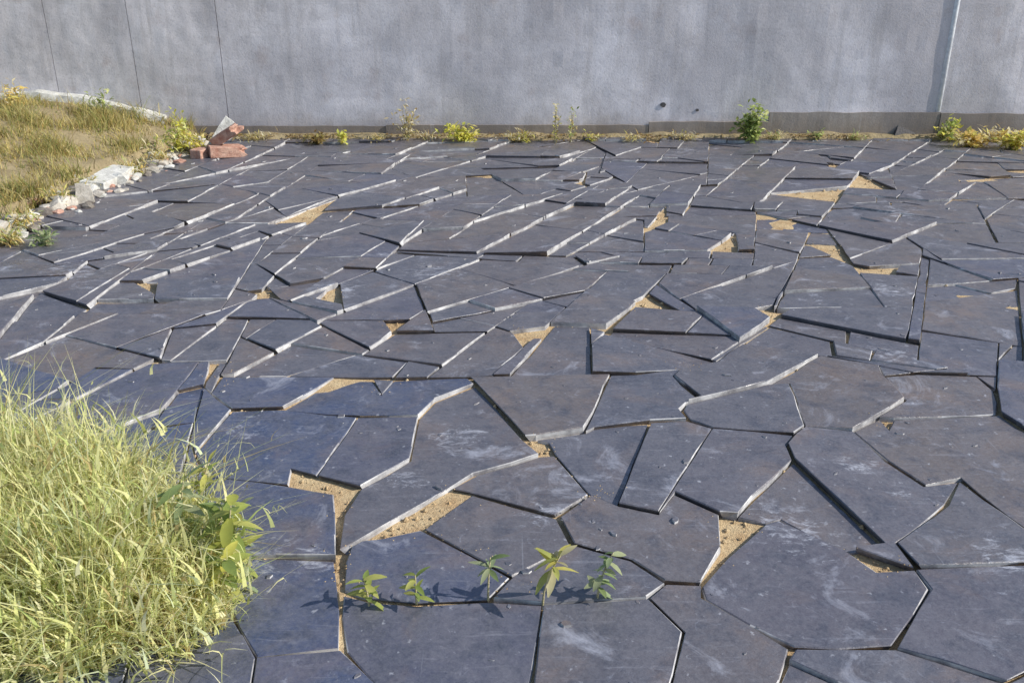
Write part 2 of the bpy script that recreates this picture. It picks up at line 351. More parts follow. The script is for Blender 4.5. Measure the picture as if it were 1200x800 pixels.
def seg_d(p, a, b):
    p, a, b = Vector(p), Vector(a), Vector(b); d = b - a; t = max(0, min(1, (p - a).dot(d) / max(1e-9, d.length_squared))); return (p - a - d * t).length
def in_near(p): return any(inside(p, q_) for q_ in near)
def near_edge(p): return min(seg_d(p, q_[k], q_[(k + 1) % len(q_)]) for q_ in near for k in range(len(q_)))
seen_steps = segs
segs = []
for sg in seen_steps:
    m_ = ((sg[0][0] + sg[1][0]) / 2, (sg[0][1] + sg[1][1]) / 2)
    if not in_near(m_) and near_edge(m_) > 0.035: segs.append(sg)
far_ = sorted(segs, key=lambda sg: -(Vector(sg[1]) - Vector(sg[0])).length); segs = []
for sg in far_:
    u = (Vector(sg[1]) - Vector(sg[0])).normalized(); m_ = cen_simple(sg[:2])
    if any(abs(u.dot((Vector(o_[1]) - Vector(o_[0])).normalized())) > 0.93 and seg_d(m_, o_[0], o_[1]) < 0.17 for o_ in segs): continue
    segs.append(sg)
for _ in range(700):
    y = R.uniform(3.4, 9.2); x = R.uniform(-0.6 * y, 0.6 * y)
    if in_near((x, y)) or near_edge((x, y)) < 0.25 or not inside((x, y), DOMAIN): continue
    if min(seg_d((x, y), o_[0], o_[1]) for o_ in segs) < 0.20: continue
    an = R_(R.choice((0, -8, 8, -40, -32, 78, 60)) + R.uniform(-8, 8)); hl_ = R.uniform(0.09, 0.16)
    segs.append(((x - hl_ * math.cos(an), y - hl_ * math.sin(an)), (x + hl_ * math.cos(an), y + hl_ * math.sin(an)), R.choice('BDDN'), True))
done = set()
for q_ in near:
    for k in range(len(q_)):
        a, b = q_[k], q_[(k + 1) % len(q_)]; key = frozenset((tuple(round(x, 3) for x in a), tuple(round(x, 3) for x in b)))
        if key in done: continue
        done.add(key); m_ = ((a[0] + b[0]) / 2, (a[1] + b[1]) / 2); ty = 'N'; best = 0.035
        for sg in seen_steps:
            u, v_ = (Vector(b) - Vector(a)).normalized(), (Vector(sg[1]) - Vector(sg[0])).normalized()
            if abs(u.dot(v_)) > 0.93:
                dd = min(seg_d(m_, sg[0], sg[1]), max(seg_d(sg[0], a, b), seg_d(sg[1], a, b)))
                if dd < best: best, ty = dd, sg[2]
        segs.append((a, b, ty + 'x', True))
gaps, far_gaps = [], []
for item in GAPS.replace('\n', ';').split(';'):
    w = [float(x) for x in item.split()]
    if len(w) < 6: continue
    pts = [S(gp(w[i], w[i + 1])) for i in range(0, len(w), 2)]
    gaps.append(pts)
    if in_near(cen_simple(pts)) or near_edge(cen_simple(pts)) < 0.06: continue
    far_gaps.append(pts if area(pts) > 0 else pts[::-1])
NW = len(DOMAIN)
allsegs = [(DOMAIN[i], DOMAIN[(i + 1) % NW], 'W', True) for i in range(NW)] + segs
n = len(allsegs)
mid, uu, hl, lim, tol = [], [], [], [], []
for i, (a, b, ty, bs) in enumerate(allsegs):
    a, b = Vector(a), Vector(b); mid.append((a + b) / 2); d = b - a; hl.append(d.length / 2); uu.append(d.normalized())
    tol.append(0.012 + 0.006 * mid[-1].length); lim.append([1e9, 1e9] if ty != 'W' and ty[-1] != 'x' else [hl[-1] + 0.003] * 2)
events = []
for i in range(n):
    for j in range(i):
        cr = uu[i].x * uu[j].y - uu[i].y * uu[j].x
        if abs(cr) < 0.03: continue
        w = mid[j] - mid[i]
        ti = (w.x * uu[j].y - w.y * uu[j].x) / cr; tj = (w.x * uu[i].y - w.y * uu[i].x) / cr
        ai, aj = max(0, abs(ti) - hl[i]), max(0, abs(tj) - hl[j])
        events.append((max(ai, aj), i, j, ti, tj, ai, aj))
events.sort()
def alive_at(k, t): return lim[k][0 if t < 0 else 1] >= abs(t) - 1e-6
def stop(k, t):
    if allsegs[k][2] == 'W' or allsegs[k][2][-1] == 'x': return
    s = 0 if t < 0 else 1
    if lim[k][s] > abs(t): lim[k][s] = abs(t)
for at_, i, j, ti, tj, ai, aj in events:
    if not alive_at(i, ti) or not alive_at(j, tj): continue
    ei, ej = abs(ti) > hl[i] - tol[i], abs(tj) > hl[j] - tol[j]          # near or past an end
    if ai <= tol[i] and aj <= tol[j]:
        if ei and not (ti < 0 and not allsegs[i][3]): stop(i, ti)
        if ej and not (tj < 0 and not allsegs[j][3]): stop(j, tj)
    elif ai >= aj: stop(i, ti)
    else: stop(j, tj)
# arrangement
VID, VP = {}, []
def vid(p):
    k = (round(p.x * 400), round(p.y * 400))
    for dx in (0, -1, 1):
        for dy in (0, -1, 1):
            q = VID.get((k[0] + dx, k[1] + dy))
            if q is not None: return q
    VID[k] = len(VP); VP.append(Vector((p.x, p.y))); return VID[k]
on = [[] for _ in range(n)]
for i in range(n):
    if allsegs[i][2][-1] in 'xW': on[i] += [(-hl[i], vid(mid[i] - uu[i] * hl[i])), (hl[i], vid(mid[i] + uu[i] * hl[i]))]
for at_, i, j, ti, tj, ai, aj in events:
    if alive_at(i, ti) and alive_at(j, tj):
        v = vid(mid[i] + uu[i] * ti); on[i].append((ti, v)); on[j].append((tj, v))
edges = {}
for i in range(n):
    on[i].sort()
    for (ta, va), (tb, vb) in zip(on[i], on[i][1:]):
        if va != vb and (va, vb) not in edges and (vb, va) not in edges:
            tm = (ta + tb) / 2; edges[(va, vb)] = (i, 1.0 if abs(tm) <= hl[i] else 0.25)
nb = {}
for (a, b) in edges: nb.setdefault(a, set()).add(b); nb.setdefault(b, set()).add(a)
q = [v for v in nb if len(nb[v]) == 1]
while q:
    v = q.pop()
    if len(nb[v]) != 1: continue
    w = nb[v].pop(); nb[w].discard(v); edges.pop((v, w), None); edges.pop((w, v), None)
    if len(nb[w]) == 1: q.append(w)
order = {v: sorted(ns, key=lambda w: math.atan2(VP[w].y - VP[v].y, VP[w].x - VP[v].x)) for v, ns in nb.items()}
seen, faces, half = set(), [], {}
for v in nb:
    for w in nb[v]:
        if (v, w) in seen: continue
        loop, a, b = [], v, w
        while (a, b) not in seen:
            seen.add((a, b)); loop.append(a)
            o = order[b]; a, b = b, o[(o.index(a) - 1) % len(o)]
        stack, parts_ = [], []
        for k in loop:
            if k in stack:
                i0 = stack.index(k); parts_.append(stack[i0:]); stack = stack[:i0]
            stack.append(k)
        parts_.append(stack)
        for lp in parts_:
            if len(lp) < 3: continue
            ps = [tuple(VP[k]) for k in lp]
            if area(ps) > 1e-4:
                c_ = cen(ps); g_ = -1
                for qi, q_ in enumerate(near):
                    if inside(c_, q_) and all(inside(v_, q_) or min(seg_d(v_, q_[k], q_[(k + 1) % len(q_)]) for k in range(len(q_))) < 0.05 for v_ in ps): g_ = qi; break
                if g_ < 0: f = len(faces); faces.append(lp)
                else: f = 100000 + g_
                for k in range(len(lp)): half[(lp[k], lp[(k + 1) % len(lp)])] = f
n_far = len(faces)
for k in half:
    if half[k] >= 100000: half[k] += n_far - 100000
F = [[tuple(VP[k]) for k in f] for f in faces] + near; FC = [cen(p) for p in F]
# heights and tilts of the slabs from the lit and the shaded steps
rows, rhs = [], []
nf = len(F)
def row(cf, val, w):
    r = np.zeros(3 * nf)
    for k, c in cf: r[k] += c
    rows.append(r * w); rhs.append(val * w)
for (a, b), (si, real) in edges.items():
    fl, fr = half.get((a, b)), half.get((b, a))
    if fl is None or fr is None or fl == fr: continue
    ty = allsegs[si][2][0]; d = (VP[b] - VP[a]); ln = d.length; nl = Vector((-d.y, d.x)).normalized()       # towards the left face
    if ty == 'B': hi_left = nl.dot(Vector((1, -0.45))) < 0; step = 0.0175
    elif ty == 'D': hi_left = nl.dot(Vector((-0.5, -1))) < 0; step = 0.0175
    else: hi_left = R.random() < 0.5; step = 0.006
    step *= R.choice((0.35, 0.7, 1.0, 1.0, 1.25)) * real * (1 if hi_left else -1)
    for p in (VP[a], VP[b]):
        cf = [(3 * fl, 1), (3 * fl + 1, p.x - FC[fl][0]), (3 * fl + 2, p.y - FC[fl][1]), (3 * fr, -1), (3 * fr + 1, -(p.x - FC[fr][0])), (3 * fr + 2, -(p.y - FC[fr][1]))]
        row(cf, step, math.sqrt(ln + 0.03) * (1.0 if real == 1 else 0.35))
for f in range(nf):
    row([(3 * f, 1)], 0, 0.28); row([(3 * f + 1, 1)], 0, 0.16); row([(3 * f + 2, 1)], 0, 0.16)
sol = np.linalg.lstsq(np.array(rows), np.array(rhs), rcond=None)[0]

def convex_parts(ps, depth=0):
    ps = clean(ps)
    if len(ps) < 3: return []
    if depth > 40: return [hull(ps)]
    pc = cut_reflex(ps, -0.05)
    if not pc: return [ps] if is_convex(ps) else [hull(ps)]
    return convex_parts(pc[0], depth + 1) + convex_parts(pc[1], depth + 1)
def split(ps, depth=0, force=False):
    A = area(ps)
    mx = 0.24 + 0.12 * R.random()
    c = cen(ps)
    ext = []
    for an in range(0, 180, 15):
        nx, ny = math.cos(R_(an)), math.sin(R_(an)); dd = [p[0] * nx + p[1] * ny for p in ps]; ext.append(max(dd) - min(dd))
    long_ = max(ext) / max(0.02, min(ext)) > 2.3 and A > 0.045
    if (A < mx and not long_ or depth > 6) and not force: return [ps]
    cand = []
    for ang in (65, 68, 5, -6, -38, 25):
        an = R_(ang + R.uniform(-9, 9)); nx, ny = -math.sin(an), math.cos(an)
        dd = [(p[0] - c[0]) * nx + (p[1] - c[1]) * ny for p in ps]
        cand.append((min(max(dd) , -min(dd)) + R.uniform(0, 0.08), nx, ny))
    # cut across the longest way
    _, nx, ny = max(cand); o = R.uniform(-0.06, 0.06)
    pos, neg = [], []
    m = len(ps)
    for k in range(m):
        p, q2 = ps[k], ps[(k + 1) % m]
        dp = (p[0] - c[0]) * nx + (p[1] - c[1]) * ny - o; dq = (q2[0] - c[0]) * nx + (q2[1] - c[1]) * ny - o
        (pos if dp >= 0 else neg).append(p)
        if dp * dq < 0:
            s = dp / (dp - dq); x = (p[0] + (q2[0] - p[0]) * s, p[1] + (q2[1] - p[1]) * s); pos.append(x); neg.append(x)
    if len(pos) < 3 or len(neg) < 3: return [ps]
    return split(pos, depth + 1) + split(neg, depth + 1)

def clean(ps):
    out = []
    m = len(ps)
    for k in range(m):
        a, b, c = Vector(ps[k - 1]), Vector(ps[k]), Vector(ps[(k + 1) % m])
        if (b - a).length < 0.012: continue
        if abs((b - a).normalized().cross((c - b).normalized())) < 0.01 and (b - a).dot(c - b) > 0: continue
        out.append(ps[k])
    return out
def hull(ps):
    p = sorted(set(ps)); lo, up = [], []
    for src, out in ((p, lo), (p[::-1], up)):
        for x in src:
            while len(out) > 1 and (out[-1][0] - out[-2][0]) * (x[1] - out[-2][1]) - (out[-1][1] - out[-2][1]) * (x[0] - out[-2][0]) <= 0: out.pop()
            out.append(x)
    return lo[:-1] + up[:-1]
def is_convex(ps):
    m = len(ps)
    return all((Vector(ps[k]) - Vector(ps[k - 1])).cross(Vector(ps[(k + 1) % m]) - Vector(ps[k])) >= -1e-6 for k in range(m))
def clip(ps, p0, nx, ny, off):
    out = []; m = len(ps)
    for k in range(m):
        a, b = ps[k], ps[(k + 1) % m]
        da = (a[0] - p0[0]) * nx + (a[1] - p0[1]) * ny - off; db = (b[0] - p0[0]) * nx + (b[1] - p0[1]) * ny - off
        if da >= 0: out.append(a)
        if da * db < 0: t = da / (da - db); out.append((a[0] + (b[0] - a[0]) * t, a[1] + (b[1] - a[1]) * t))
    return out
def minus(P, G):
    """The pieces of a cell outside a bare triangle or four-sided gap."""
    x0, x1 = min(p[0] for p in G), max(p[0] for p in G); y0, y1 = min(p[1] for p in G), max(p[1] for p in G)
    if max(p[0] for p in P) < x0 or min(p[0] for p in P) > x1 or max(p[1] for p in P) < y0 or min(p[1] for p in P) > y1: return [P]
    m = len(G); nrm = []
    for k in range(m):
        a, b = G[k], G[(k + 1) % m]; ln = math.hypot(b[0] - a[0], b[1] - a[1]); nrm.append((a, -(b[1] - a[1]) / ln, (b[0] - a[0]) / ln))
    core = list(P)
    for a, nx, ny in nrm:
        core = clip(core, a, nx, ny, 0)
        if len(core) < 3: return [P]
    if area(core) < 1e-4: return [P]
    out, rest, left = [], list(P), list(range(m))
    while left and len(rest) >= 3:
        best = max(left, key=lambda k: area(q) if len(q := clip(rest, nrm[k][0], -nrm[k][1], -nrm[k][2], 0)) > 2 else 0)
        left.remove(best); a, nx, ny = nrm[best]
        o = clip(rest, a, -nx, -ny, 0)
        if len(o) > 2 and area(o) > 0.006: out.append(o)
        rest = clip(rest, a, nx, ny, 0)
    return out
def cut_reflex(ps, lim_=-1e-4):
    """Cut a cell at its sharpest inward corner, along the side that runs into it."""
    m = len(ps); best = (lim_, None)
    for k in range(m):
        a, b, c = Vector(ps[k - 1]), Vector(ps[k]), Vector(ps[(k + 1) % m])
        s_ = (b - a).normalized().cross((c - b).normalized()) if (b - a).length > 1e-6 and (c - b).length > 1e-6 else 0
        if s_ < best[0]: best = (s_, k)
    k = best[1]
    if k is None: return None
    b = Vector(ps[k]); d = (b - Vector(ps[k - 1])).normalized(); hit = None
    for j in range(m):
        j2 = (j + 1) % m
        if k in (j, j2): continue
        p, q_ = Vector(ps[j]), Vector(ps[j2]); e = q_ - p; cr = d.x * e.y - d.y * e.x
        if abs(cr) < 1e-9: continue
        w = p - b; t = (w.x * e.y - w.y * e.x) / cr; u = (w.x * d.y - w.y * d.x) / cr
        if t > 1e-4 and -1e-6 <= u <= 1 + 1e-6 and (hit is None or t < hit[0]): hit = (t, j)
    if hit is None: return None
    x = tuple(b + d * hit[0]); j = hit[1]
    A_, i_ = [ps[k]], (k + 1) % m
    while True:
        A_.append(ps[i_])
        if i_ == j: break
        i_ = (i_ + 1) % m
    A_.append(x)
    B_, i_ = [x], (j + 1) % m
    while True:
        B_.append(ps[i_])
        if i_ == k: break
        i_ = (i_ + 1) % m
    return [A_, B_]
def inset(ps, g):
    if is_convex(ps):
        out = list(ps); m = len(ps)
        for k in range(m):
            a, b = ps[k], ps[(k + 1) % m]; dx, dy = b[0] - a[0], b[1] - a[1]; ln = math.hypot(dx, dy)
            if ln < 1e-6: continue
            out = clip(out, a, -dy / ln, dx / ln, g)
            if len(out) < 3: return None
        return out
    m = len(ps); out = []
    for k in range(m):
        a, b, c = Vector(ps[k - 1]), Vector(ps[k]), Vector(ps[(k + 1) % m])
        d1, d2 = (b - a), (c - b)
        if d1.length < 1e-5 or d2.length < 1e-5: return None
        d1.normalize(); d2.normalize(); n1, n2 = Vector((-d1.y, d1.x)), Vector((-d2.y, d2.x))
        k_ = 1 + n1.dot(n2)
        if k_ < 0.12: out.append(b + (n1 + n2) * 0.5 * g * 4 if (n1 + n2).length > 0.05 else b + (d1 * -3 * g)); continue
        out.append(b + (n1 + n2) / k_ * g)
    return [tuple(p) for p in out]
def simple(ps):
    m = len(ps)
    for i in range(m):
        for j in range(i + 2, m):
            if i == 0 and j == m - 1: continue
            a, b, c, d = map(Vector, (ps[i], ps[(i + 1) % m], ps[j], ps[(j + 1) % m]))
            f = lambda p, q, r: (q - p).cross(r - p)
            if f(a, b, c) * f(a, b, d) < 0 and f(c, d, a) * f(c, d, b) < 0: return False
    return True

def edge_cut(e, out_n):
    """True where the split face of the slab runs back underneath (a dark overhang) instead of standing upright."""
    m_ = (e[0] + e[1]) / 2; u = (e[1] - e[0]).normalized(); best, ty = 0.05, None
    for sg in seen_steps:
        if abs(u.dot((Vector(sg[1]) - Vector(sg[0])).normalized())) > 0.93:
            d_ = seg_d(m_, sg[0], sg[1])
            if d_ < best: best, ty = d_, sg[2]
    facing = out_n.dot(Vector((-0.447, -0.894)))
    if ty == 'D': return facing > -0.2
    if ty == 'B': return False
    return facing > 0.45 and R.random() < 0.6
def slab_geometry(ps, h, tx, ty, c):
    """Top ring, worn arris, rough sides: vertices relative to the slab's own centre."""
    ring = []; cc_ = c; under = []
    m = len(ps)
    for k in range(m):
        a, b = Vector(ps[k]), Vector(ps[(k + 1) % m]); d = b - a; ln = d.length
        nrm = Vector((-d.y, d.x)).normalized() if ln > 1e-6 else Vector((0, 0))
        kk = max(1, min(6, int(ln / 0.11)))
        out_n = -nrm; u_ = R.uniform(0.014, 0.03) if edge_cut((a, b), out_n) else 0.0
        under += [nrm * u_] * kk
        bi_ = Vector(cc_) - a; ring.append(a + (bi_.normalized() * R.choice((0, 0, 0.002, 0.005, 0.012)) if bi_.length > 0.08 else bi_ * 0))
        for s in range(1, kk):
            ring.append(a + d * ((s + R.uniform(-0.2, 0.2)) / kk) + nrm * (R.uniform(-0.0012, 0.0022) + (R.uniform(0.002, 0.007) if R.random() < 0.14 and ln > 0.1 else 0)))
    th = R.uniform(0.034, 0.042)
    V, Fc, mi = [], [], []
    k = len(ring); cc = Vector(c); worn = [R.random() < 0.4 for _ in ring]
    zt = lambda p: tx * (p.x - cc.x) + ty * (p.y - cc.y)
    for p in ring:
        i_ = (cc - p); i_ = i_.normalized() if i_.length > 1e-6 else i_
        q = p + i_ * R.uniform(0.002, 0.005); V.append((q.x - cc.x, q.y - cc.y, zt(q)))
    for p in ring: V.append((p.x - cc.x, p.y - cc.y, zt(p) - R.uniform(0.0015, 0.004)))
    for i_, p in enumerate(ring):
        w = under[i_] if under[i_].length > 0 or under[i_ - 1].length == 0 else under[i_ - 1]
        V.append((p.x - cc.x + w.x + R.uniform(-0.003, 0.003), p.y - cc.y + w.y + R.uniform(-0.003, 0.003), zt(p) - th))
    Fc.append(tuple(range(k))); mi.append(0)
    for i in range(k):
        j = (i + 1) % k
        Fc.append((k + i, k + j, j, i)); mi.append(1 if worn[i] and under[i].length == 0 else 0)
        Fc.append((2 * k + i, 2 * k + j, k + j, k + i)); mi.append(0 if under[i].length > 0 else 1)
    return V, Fc, mi

SOIL_PX = [(-200, 600), (60, 575), (150, 590), (238, 660), (244, 715), (210, 752), (105, 775), (-200, 785)]
SOIL = [S(gp(*p)) for p in SOIL_PX]
slabs = []; bad = 0
for f in range(nf):
    ps = F[f]; c = FC[f]
    if f < n_far:
        if area(ps) < 0.04 and any(inside(c, g) for g in gaps): continue
        pr = []
        bx = (min(p[0] for p in ps), max(p[0] for p in ps), min(p[1] for p in ps), max(p[1] for p in ps))
        for _ in range(400):
            p = (R.uniform(bx[0], bx[1]), R.uniform(bx[2], bx[3]))
            if inside(p, ps): pr.append(p)
            if len(pr) > 24: break
        if pr and sum(any(inside(p, g_) for g_ in gaps) for p in pr) > 0.5 * len(pr): continue
        if pr and sum(in_near(p) for p in pr) > 0.6 * len(pr): continue
    todo = [(q_, 0) for q_ in ([w_ for c_ in convex_parts(ps) for w_ in split(c_)] if f < n_far else [ps])]
    if f < n_far:
        for g_ in far_gaps: todo = [(r_, 0) for q_, _ in todo for r_ in minus(q_, g_)]
    while todo:
        sub, dep = todo.pop()
        A = area(sub)
        if A < 0.0025: continue
        sub = clean(sub)
        if len(sub) < 3: continue
        cs = cen(sub)
        if all(inside(p_, SOIL) for p_ in sub): continue
        g = R.uniform(0.0012, 0.003)
        pin = inset(sub, g)
        if pin is None or area(pin) < 0.002 or area(pin) > A or not simple(pin):
            bad += 1
            if dep < 8 and A > 0.004:
                pieces = cut_reflex(sub) if dep < 4 else None
                if not pieces and dep < 7:
                    hl_ = hull(sub); dep = 7
                    if area(hl_) < 1.5 * A: pieces = [hl_]
                if pieces: todo += [(q_, dep + 1) for q_ in pieces]
            continue
        h, tx, ty = sol[3 * f:3 * f + 3]
        tx, ty = max(-0.06, min(0.06, tx + R.gauss(0, 0.009))), max(-0.06, min(0.06, ty + R.gauss(0, 0.009)))
        z = h + sol[3 * f + 1] * (cs[0] - c[0]) + sol[3 * f + 2] * (cs[1] - c[1])
        if A < 0.02: z -= 0.004
        z = max(-0.016, min(0.028, z)) + (R.gauss(0, 0.0045) if f < n_far else R.gauss(0, 0.003))
        px = [to_px((x, y, 0)) for x, y in pin]
        shown = abs(area(px)) if all(-40 < p[0] < 1240 and 100 < p[1] < 840 for p in px) else abs(area(px)) * 0.3 * (1 if any(0 < p[0] < 1200 and 0 < p[1] < 800 for p in px) else 0.01)
        slabs.append((shown, pin, z, tx, ty, cs))
slabs.sort(key=lambda s: -s[0])
print('faces', nf, 'slabs', len(slabs), 'bad', bad)

pav = link('pavement', grid('pavement', -6.0, 7.2, 0.4, WALL_Y + 0.05, 200, 140,
    lambda x, y: -0.024 + 0.012 * (noise.noise((x * 3, y * 3, 0))) + 0.006 * noise.noise((x * 11, y * 11, 3)), M_SAND))
tag(pav, kind='structure')
rest_v, rest_f, rest_m = [], [], []
for i, (sh, pin, z, tx, ty, cs) in enumerate(slabs):
    V, Fc, mi = slab_geometry(pin, z, tx, ty, cs)
    if i < 299:
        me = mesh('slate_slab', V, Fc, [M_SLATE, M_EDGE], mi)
        o = link('slate_slab', me, pav, (cs[0], cs[1], z)); q_ = to_px((*cs, 0)); tn = R.random(); o['tone'] = (tn * 0.12 if tn < 0.5 else 1 - (1 - tn) * 0.2) if q_[1] > 436 and q_[0] < 520 + R.uniform(-80, 60) else 0.1 + 0.82 * tn  # near-left slabs drawn to the blue ends: sky reflection painted into tone
    else:
        b0 = len(rest_v); rest_v += [(x + cs[0], y + cs[1], zz + z) for x, y, zz in V]; rest_f += [tuple(b0 + k for k in fc) for fc in Fc]; rest_m += mi
if rest_v:
    o = link('slate_slabs', mesh('slate_slabs', rest_v, rest_f, [M_SLATE, M_EDGE], rest_m), pav); o['tone'] = 0.4; o['kind'] = 'stuff'

# ------------------------------------------------------------------ the wall along the back
wall = empty('garden_wall', (0, WALL_Y, 0), 'weathered grey rendered wall running along the far end of the slate paving', 'wall')
joint_px = [-420, -20, 75, 168, 268, 1300, 1480]
def wx(px): return at_y(px, 140, WALL_Y).x
def relief(me, amt, sc):
    for v in me.vertices:
        v.co.y += amt * noise.noise((v.co.x * sc, v.co.z * sc, 1.7)) + amt * 0.4 * noise.noise((v.co.x * sc * 4, v.co.z * sc * 4, 5))
def panel(name, x0, x1, z0, z1, ythick, proud, m, parent, nx, nz, top_jit=0.0):
    vs_, fs = [], []
    for j in range(nz + 1):
        for i in range(nx + 1):
            x = x0 + (x1 - x0) * i / nx; z = z0 + (z1 - z0) * j / nz
            if j == nz: z += top_jit * noise.noise((x * 4, 2, 0))
            vs_.append((x, -proud - 0.006 * noise.noise((x * 2.5, z * 2.5, 1.7)) - 0.003 * noise.noise((x * 9, z * 9, 4)), z))
    for j in range(nz):
        for i in range(nx):
            a = j * (nx + 1) + i; fs.append((a, a + 1, a + nx + 2, a + nx + 1))
    # back and rim
    W = nx + 1
    rim = [i for i in range(W)] + [j * W + nx for j in range(1, nz + 1)] + [nz * W + i for i in range(nx - 1, -1, -1)] + [j * W for j in range(nz - 1, 0, -1)]
    b0 = len(vs_)
    for k in rim: vs_.append((vs_[k][0], ythick, vs_[k][2]))
    for k in range(len(rim)):
        k2 = (k + 1) % len(rim); fs.append((rim[k2], rim[k], b0 + k, b0 + k2))
    fs.append(tuple(b0 + k for k in range(len(rim) - 1, -1, -1)))
    return link(name, mesh(name, vs_, fs, [m]), parent)
for a, b in zip(joint_px, joint_px[1:]):
    panel('wall_panel', wx(a) + 0.003, wx(b) - 0.003, -0.05, 2.15, 0.16, 0.0, M_WALL, wall, 90, 30)
link('joint_backing', mesh('joint_backing', [(wx(-420), 0.03, -0.05), (wx(1480), 0.03, -0.05), (wx(1480), 0.03, 2.1), (wx(-420), 0.03, 2.1), (wx(-420), 0.12, -0.05), (wx(1480), 0.12, -0.05), (wx(1480), 0.12, 2.1), (wx(-420), 0.12, 2.1)],
     [(0, 1, 2, 3), (7, 6, 5, 4), (0, 3, 7, 4), (1, 5, 6, 2), (3, 2, 6, 7), (0, 4, 5, 1)], [M_PLINTH]), wall)
panel('coping', wx(-430), wx(1490), 2.155, 2.23, 0.2, 0.05, M_WALL, wall, 120, 2)
for a, b, zt, pr in ((200, 452, 0.115, 0.018), (452.5, 760, 0.125, 0.03), (760.5, 900, 0.16, 0.036), (900.5, 1100, 0.25, 0.024), (1100.5, 1470, 0.24, 0.03)):
    panel('plinth', wx(a), wx(b), -0.05, zt, -0.008, pr, M_PLINTH, wall, 40, 4, 0.012)
# discs added on the wall face for holes, inner shade painted as dark colour
for px, py, r in ((777, 123, 0.030), (817, 129, 0.018)):
    p = at_y(px, py, WALL_Y)
    V = [(r * math.cos(k * math.pi / 7) * R.uniform(0.8, 1.1), y, r * 0.8 * math.sin(k * math.pi / 7) * R.uniform(0.8, 1.1)) for y in (-0.008, 0.01) for k in range(14)]
    Fc = [tuple(range(14)), tuple(range(27, 13, -1))] + [(k + 14, (k + 1) % 14 + 14, (k + 1) % 14, k) for k in range(14)]
    link('hole_disc', mesh('hole_disc', V, Fc, [M_HOLE_SLATE]), wall, (p.x, 0, p.z))

# ------------------------------------------------------------------ grass bank at the far side
def bank_z(x, y):
    d = bank_x(y) - x
    if d < 0: return -0.06
    if d < 0.24: return -0.02 + 0.02 * noise.noise((x * 6, y * 6, 0))
    s = min(1, d / 1.7); s = s * s * (3 - 2 * s)
    far = 0.75 + 0.25 * max(0, min(1, (y - 5) / 4))
    return 0.07 + 0.31 * s * far + 0.035 * noise.noise((x * 2.3, y * 2.3, 0)) * min(1, d * 3) + 0.012 * noise.noise((x * 9, y * 9, 0))
bv, bf = [], []
ny, nx = 90, 50
for j in range(ny + 1):
    y = 4.2 + (WALL_Y - 0.012 - 4.2) * j / ny
    for i in range(nx + 1):
        d = -0.05 + 4.5 * (i / nx) ** 1.5; x = bank_x(y) - d
        bv.append((x, y, bank_z(x, y)))
for j in range(ny):
    for i in range(nx):
        a = j * (nx + 1) + i; bf.append((a + 1, a, a + nx + 1, a + nx + 2))
tag(link('grass_bank', mesh('grass_bank', bv, bf, [M_SOIL], smooth=True)), kind='structure')

# ------------------------------------------------------------------ grass blades
STRAW = [(0.95, 0.88, 0.46), (0.93, 0.90, 0.42), (0.86, 0.86, 0.36), (0.95, 0.90, 0.58), (0.80, 0.84, 0.36), (0.64, 0.72, 0.26), (0.36, 0.38, 0.12), (0.60, 0.48, 0.22), (0.78, 0.84, 0.52), (0.94, 0.92, 0.50), (0.90, 0.86, 0.42)]
class Blades:
    def __init__(s): s.v, s.f, s.c = [], [], []
    def blade(s, base, h, az, lean, w, col, seg=4, droop=1.0):
        b0 = len(s.v); dx, dy = math.cos(az), math.sin(az); sx, sy = -dy, dx
        tw = R.uniform(-0.8, 0.8)
        sx, sy = sx * math.cos(tw) - sy * math.sin(tw), sx * math.sin(tw) + sy * math.cos(tw)
        dark = R.uniform(0.8, 1.0)
        for k in range(seg + 1):
            t = k / seg; out = h * lean * (t ** (1.4 + 0.4 * droop)); z = h * (t - 0.28 * droop * lean * t * t)
            ww = w * (1 - t) ** 0.7 * 0.5 if k < seg else 0.0002
            p = (base[0] + dx * out, base[1] + dy * out, base[2] + z)
            s.v += [(p[0] - sx * ww, p[1] - sy * ww, p[2]), (p[0] + sx * ww, p[1] + sy * ww, p[2])]
            s.c += [tuple(x * dark for x in col)] * 2
        for k in range(seg): a = b0 + 2 * k; s.f.append((a, a + 1, a + 3, a + 2))
    def build(s, name, **kw): return tag(link(name, mesh(name, s.v, s.f, [M_LEAF], tints=s.c, smooth=True)), **kw)
# foreground tussock
B = Blades()
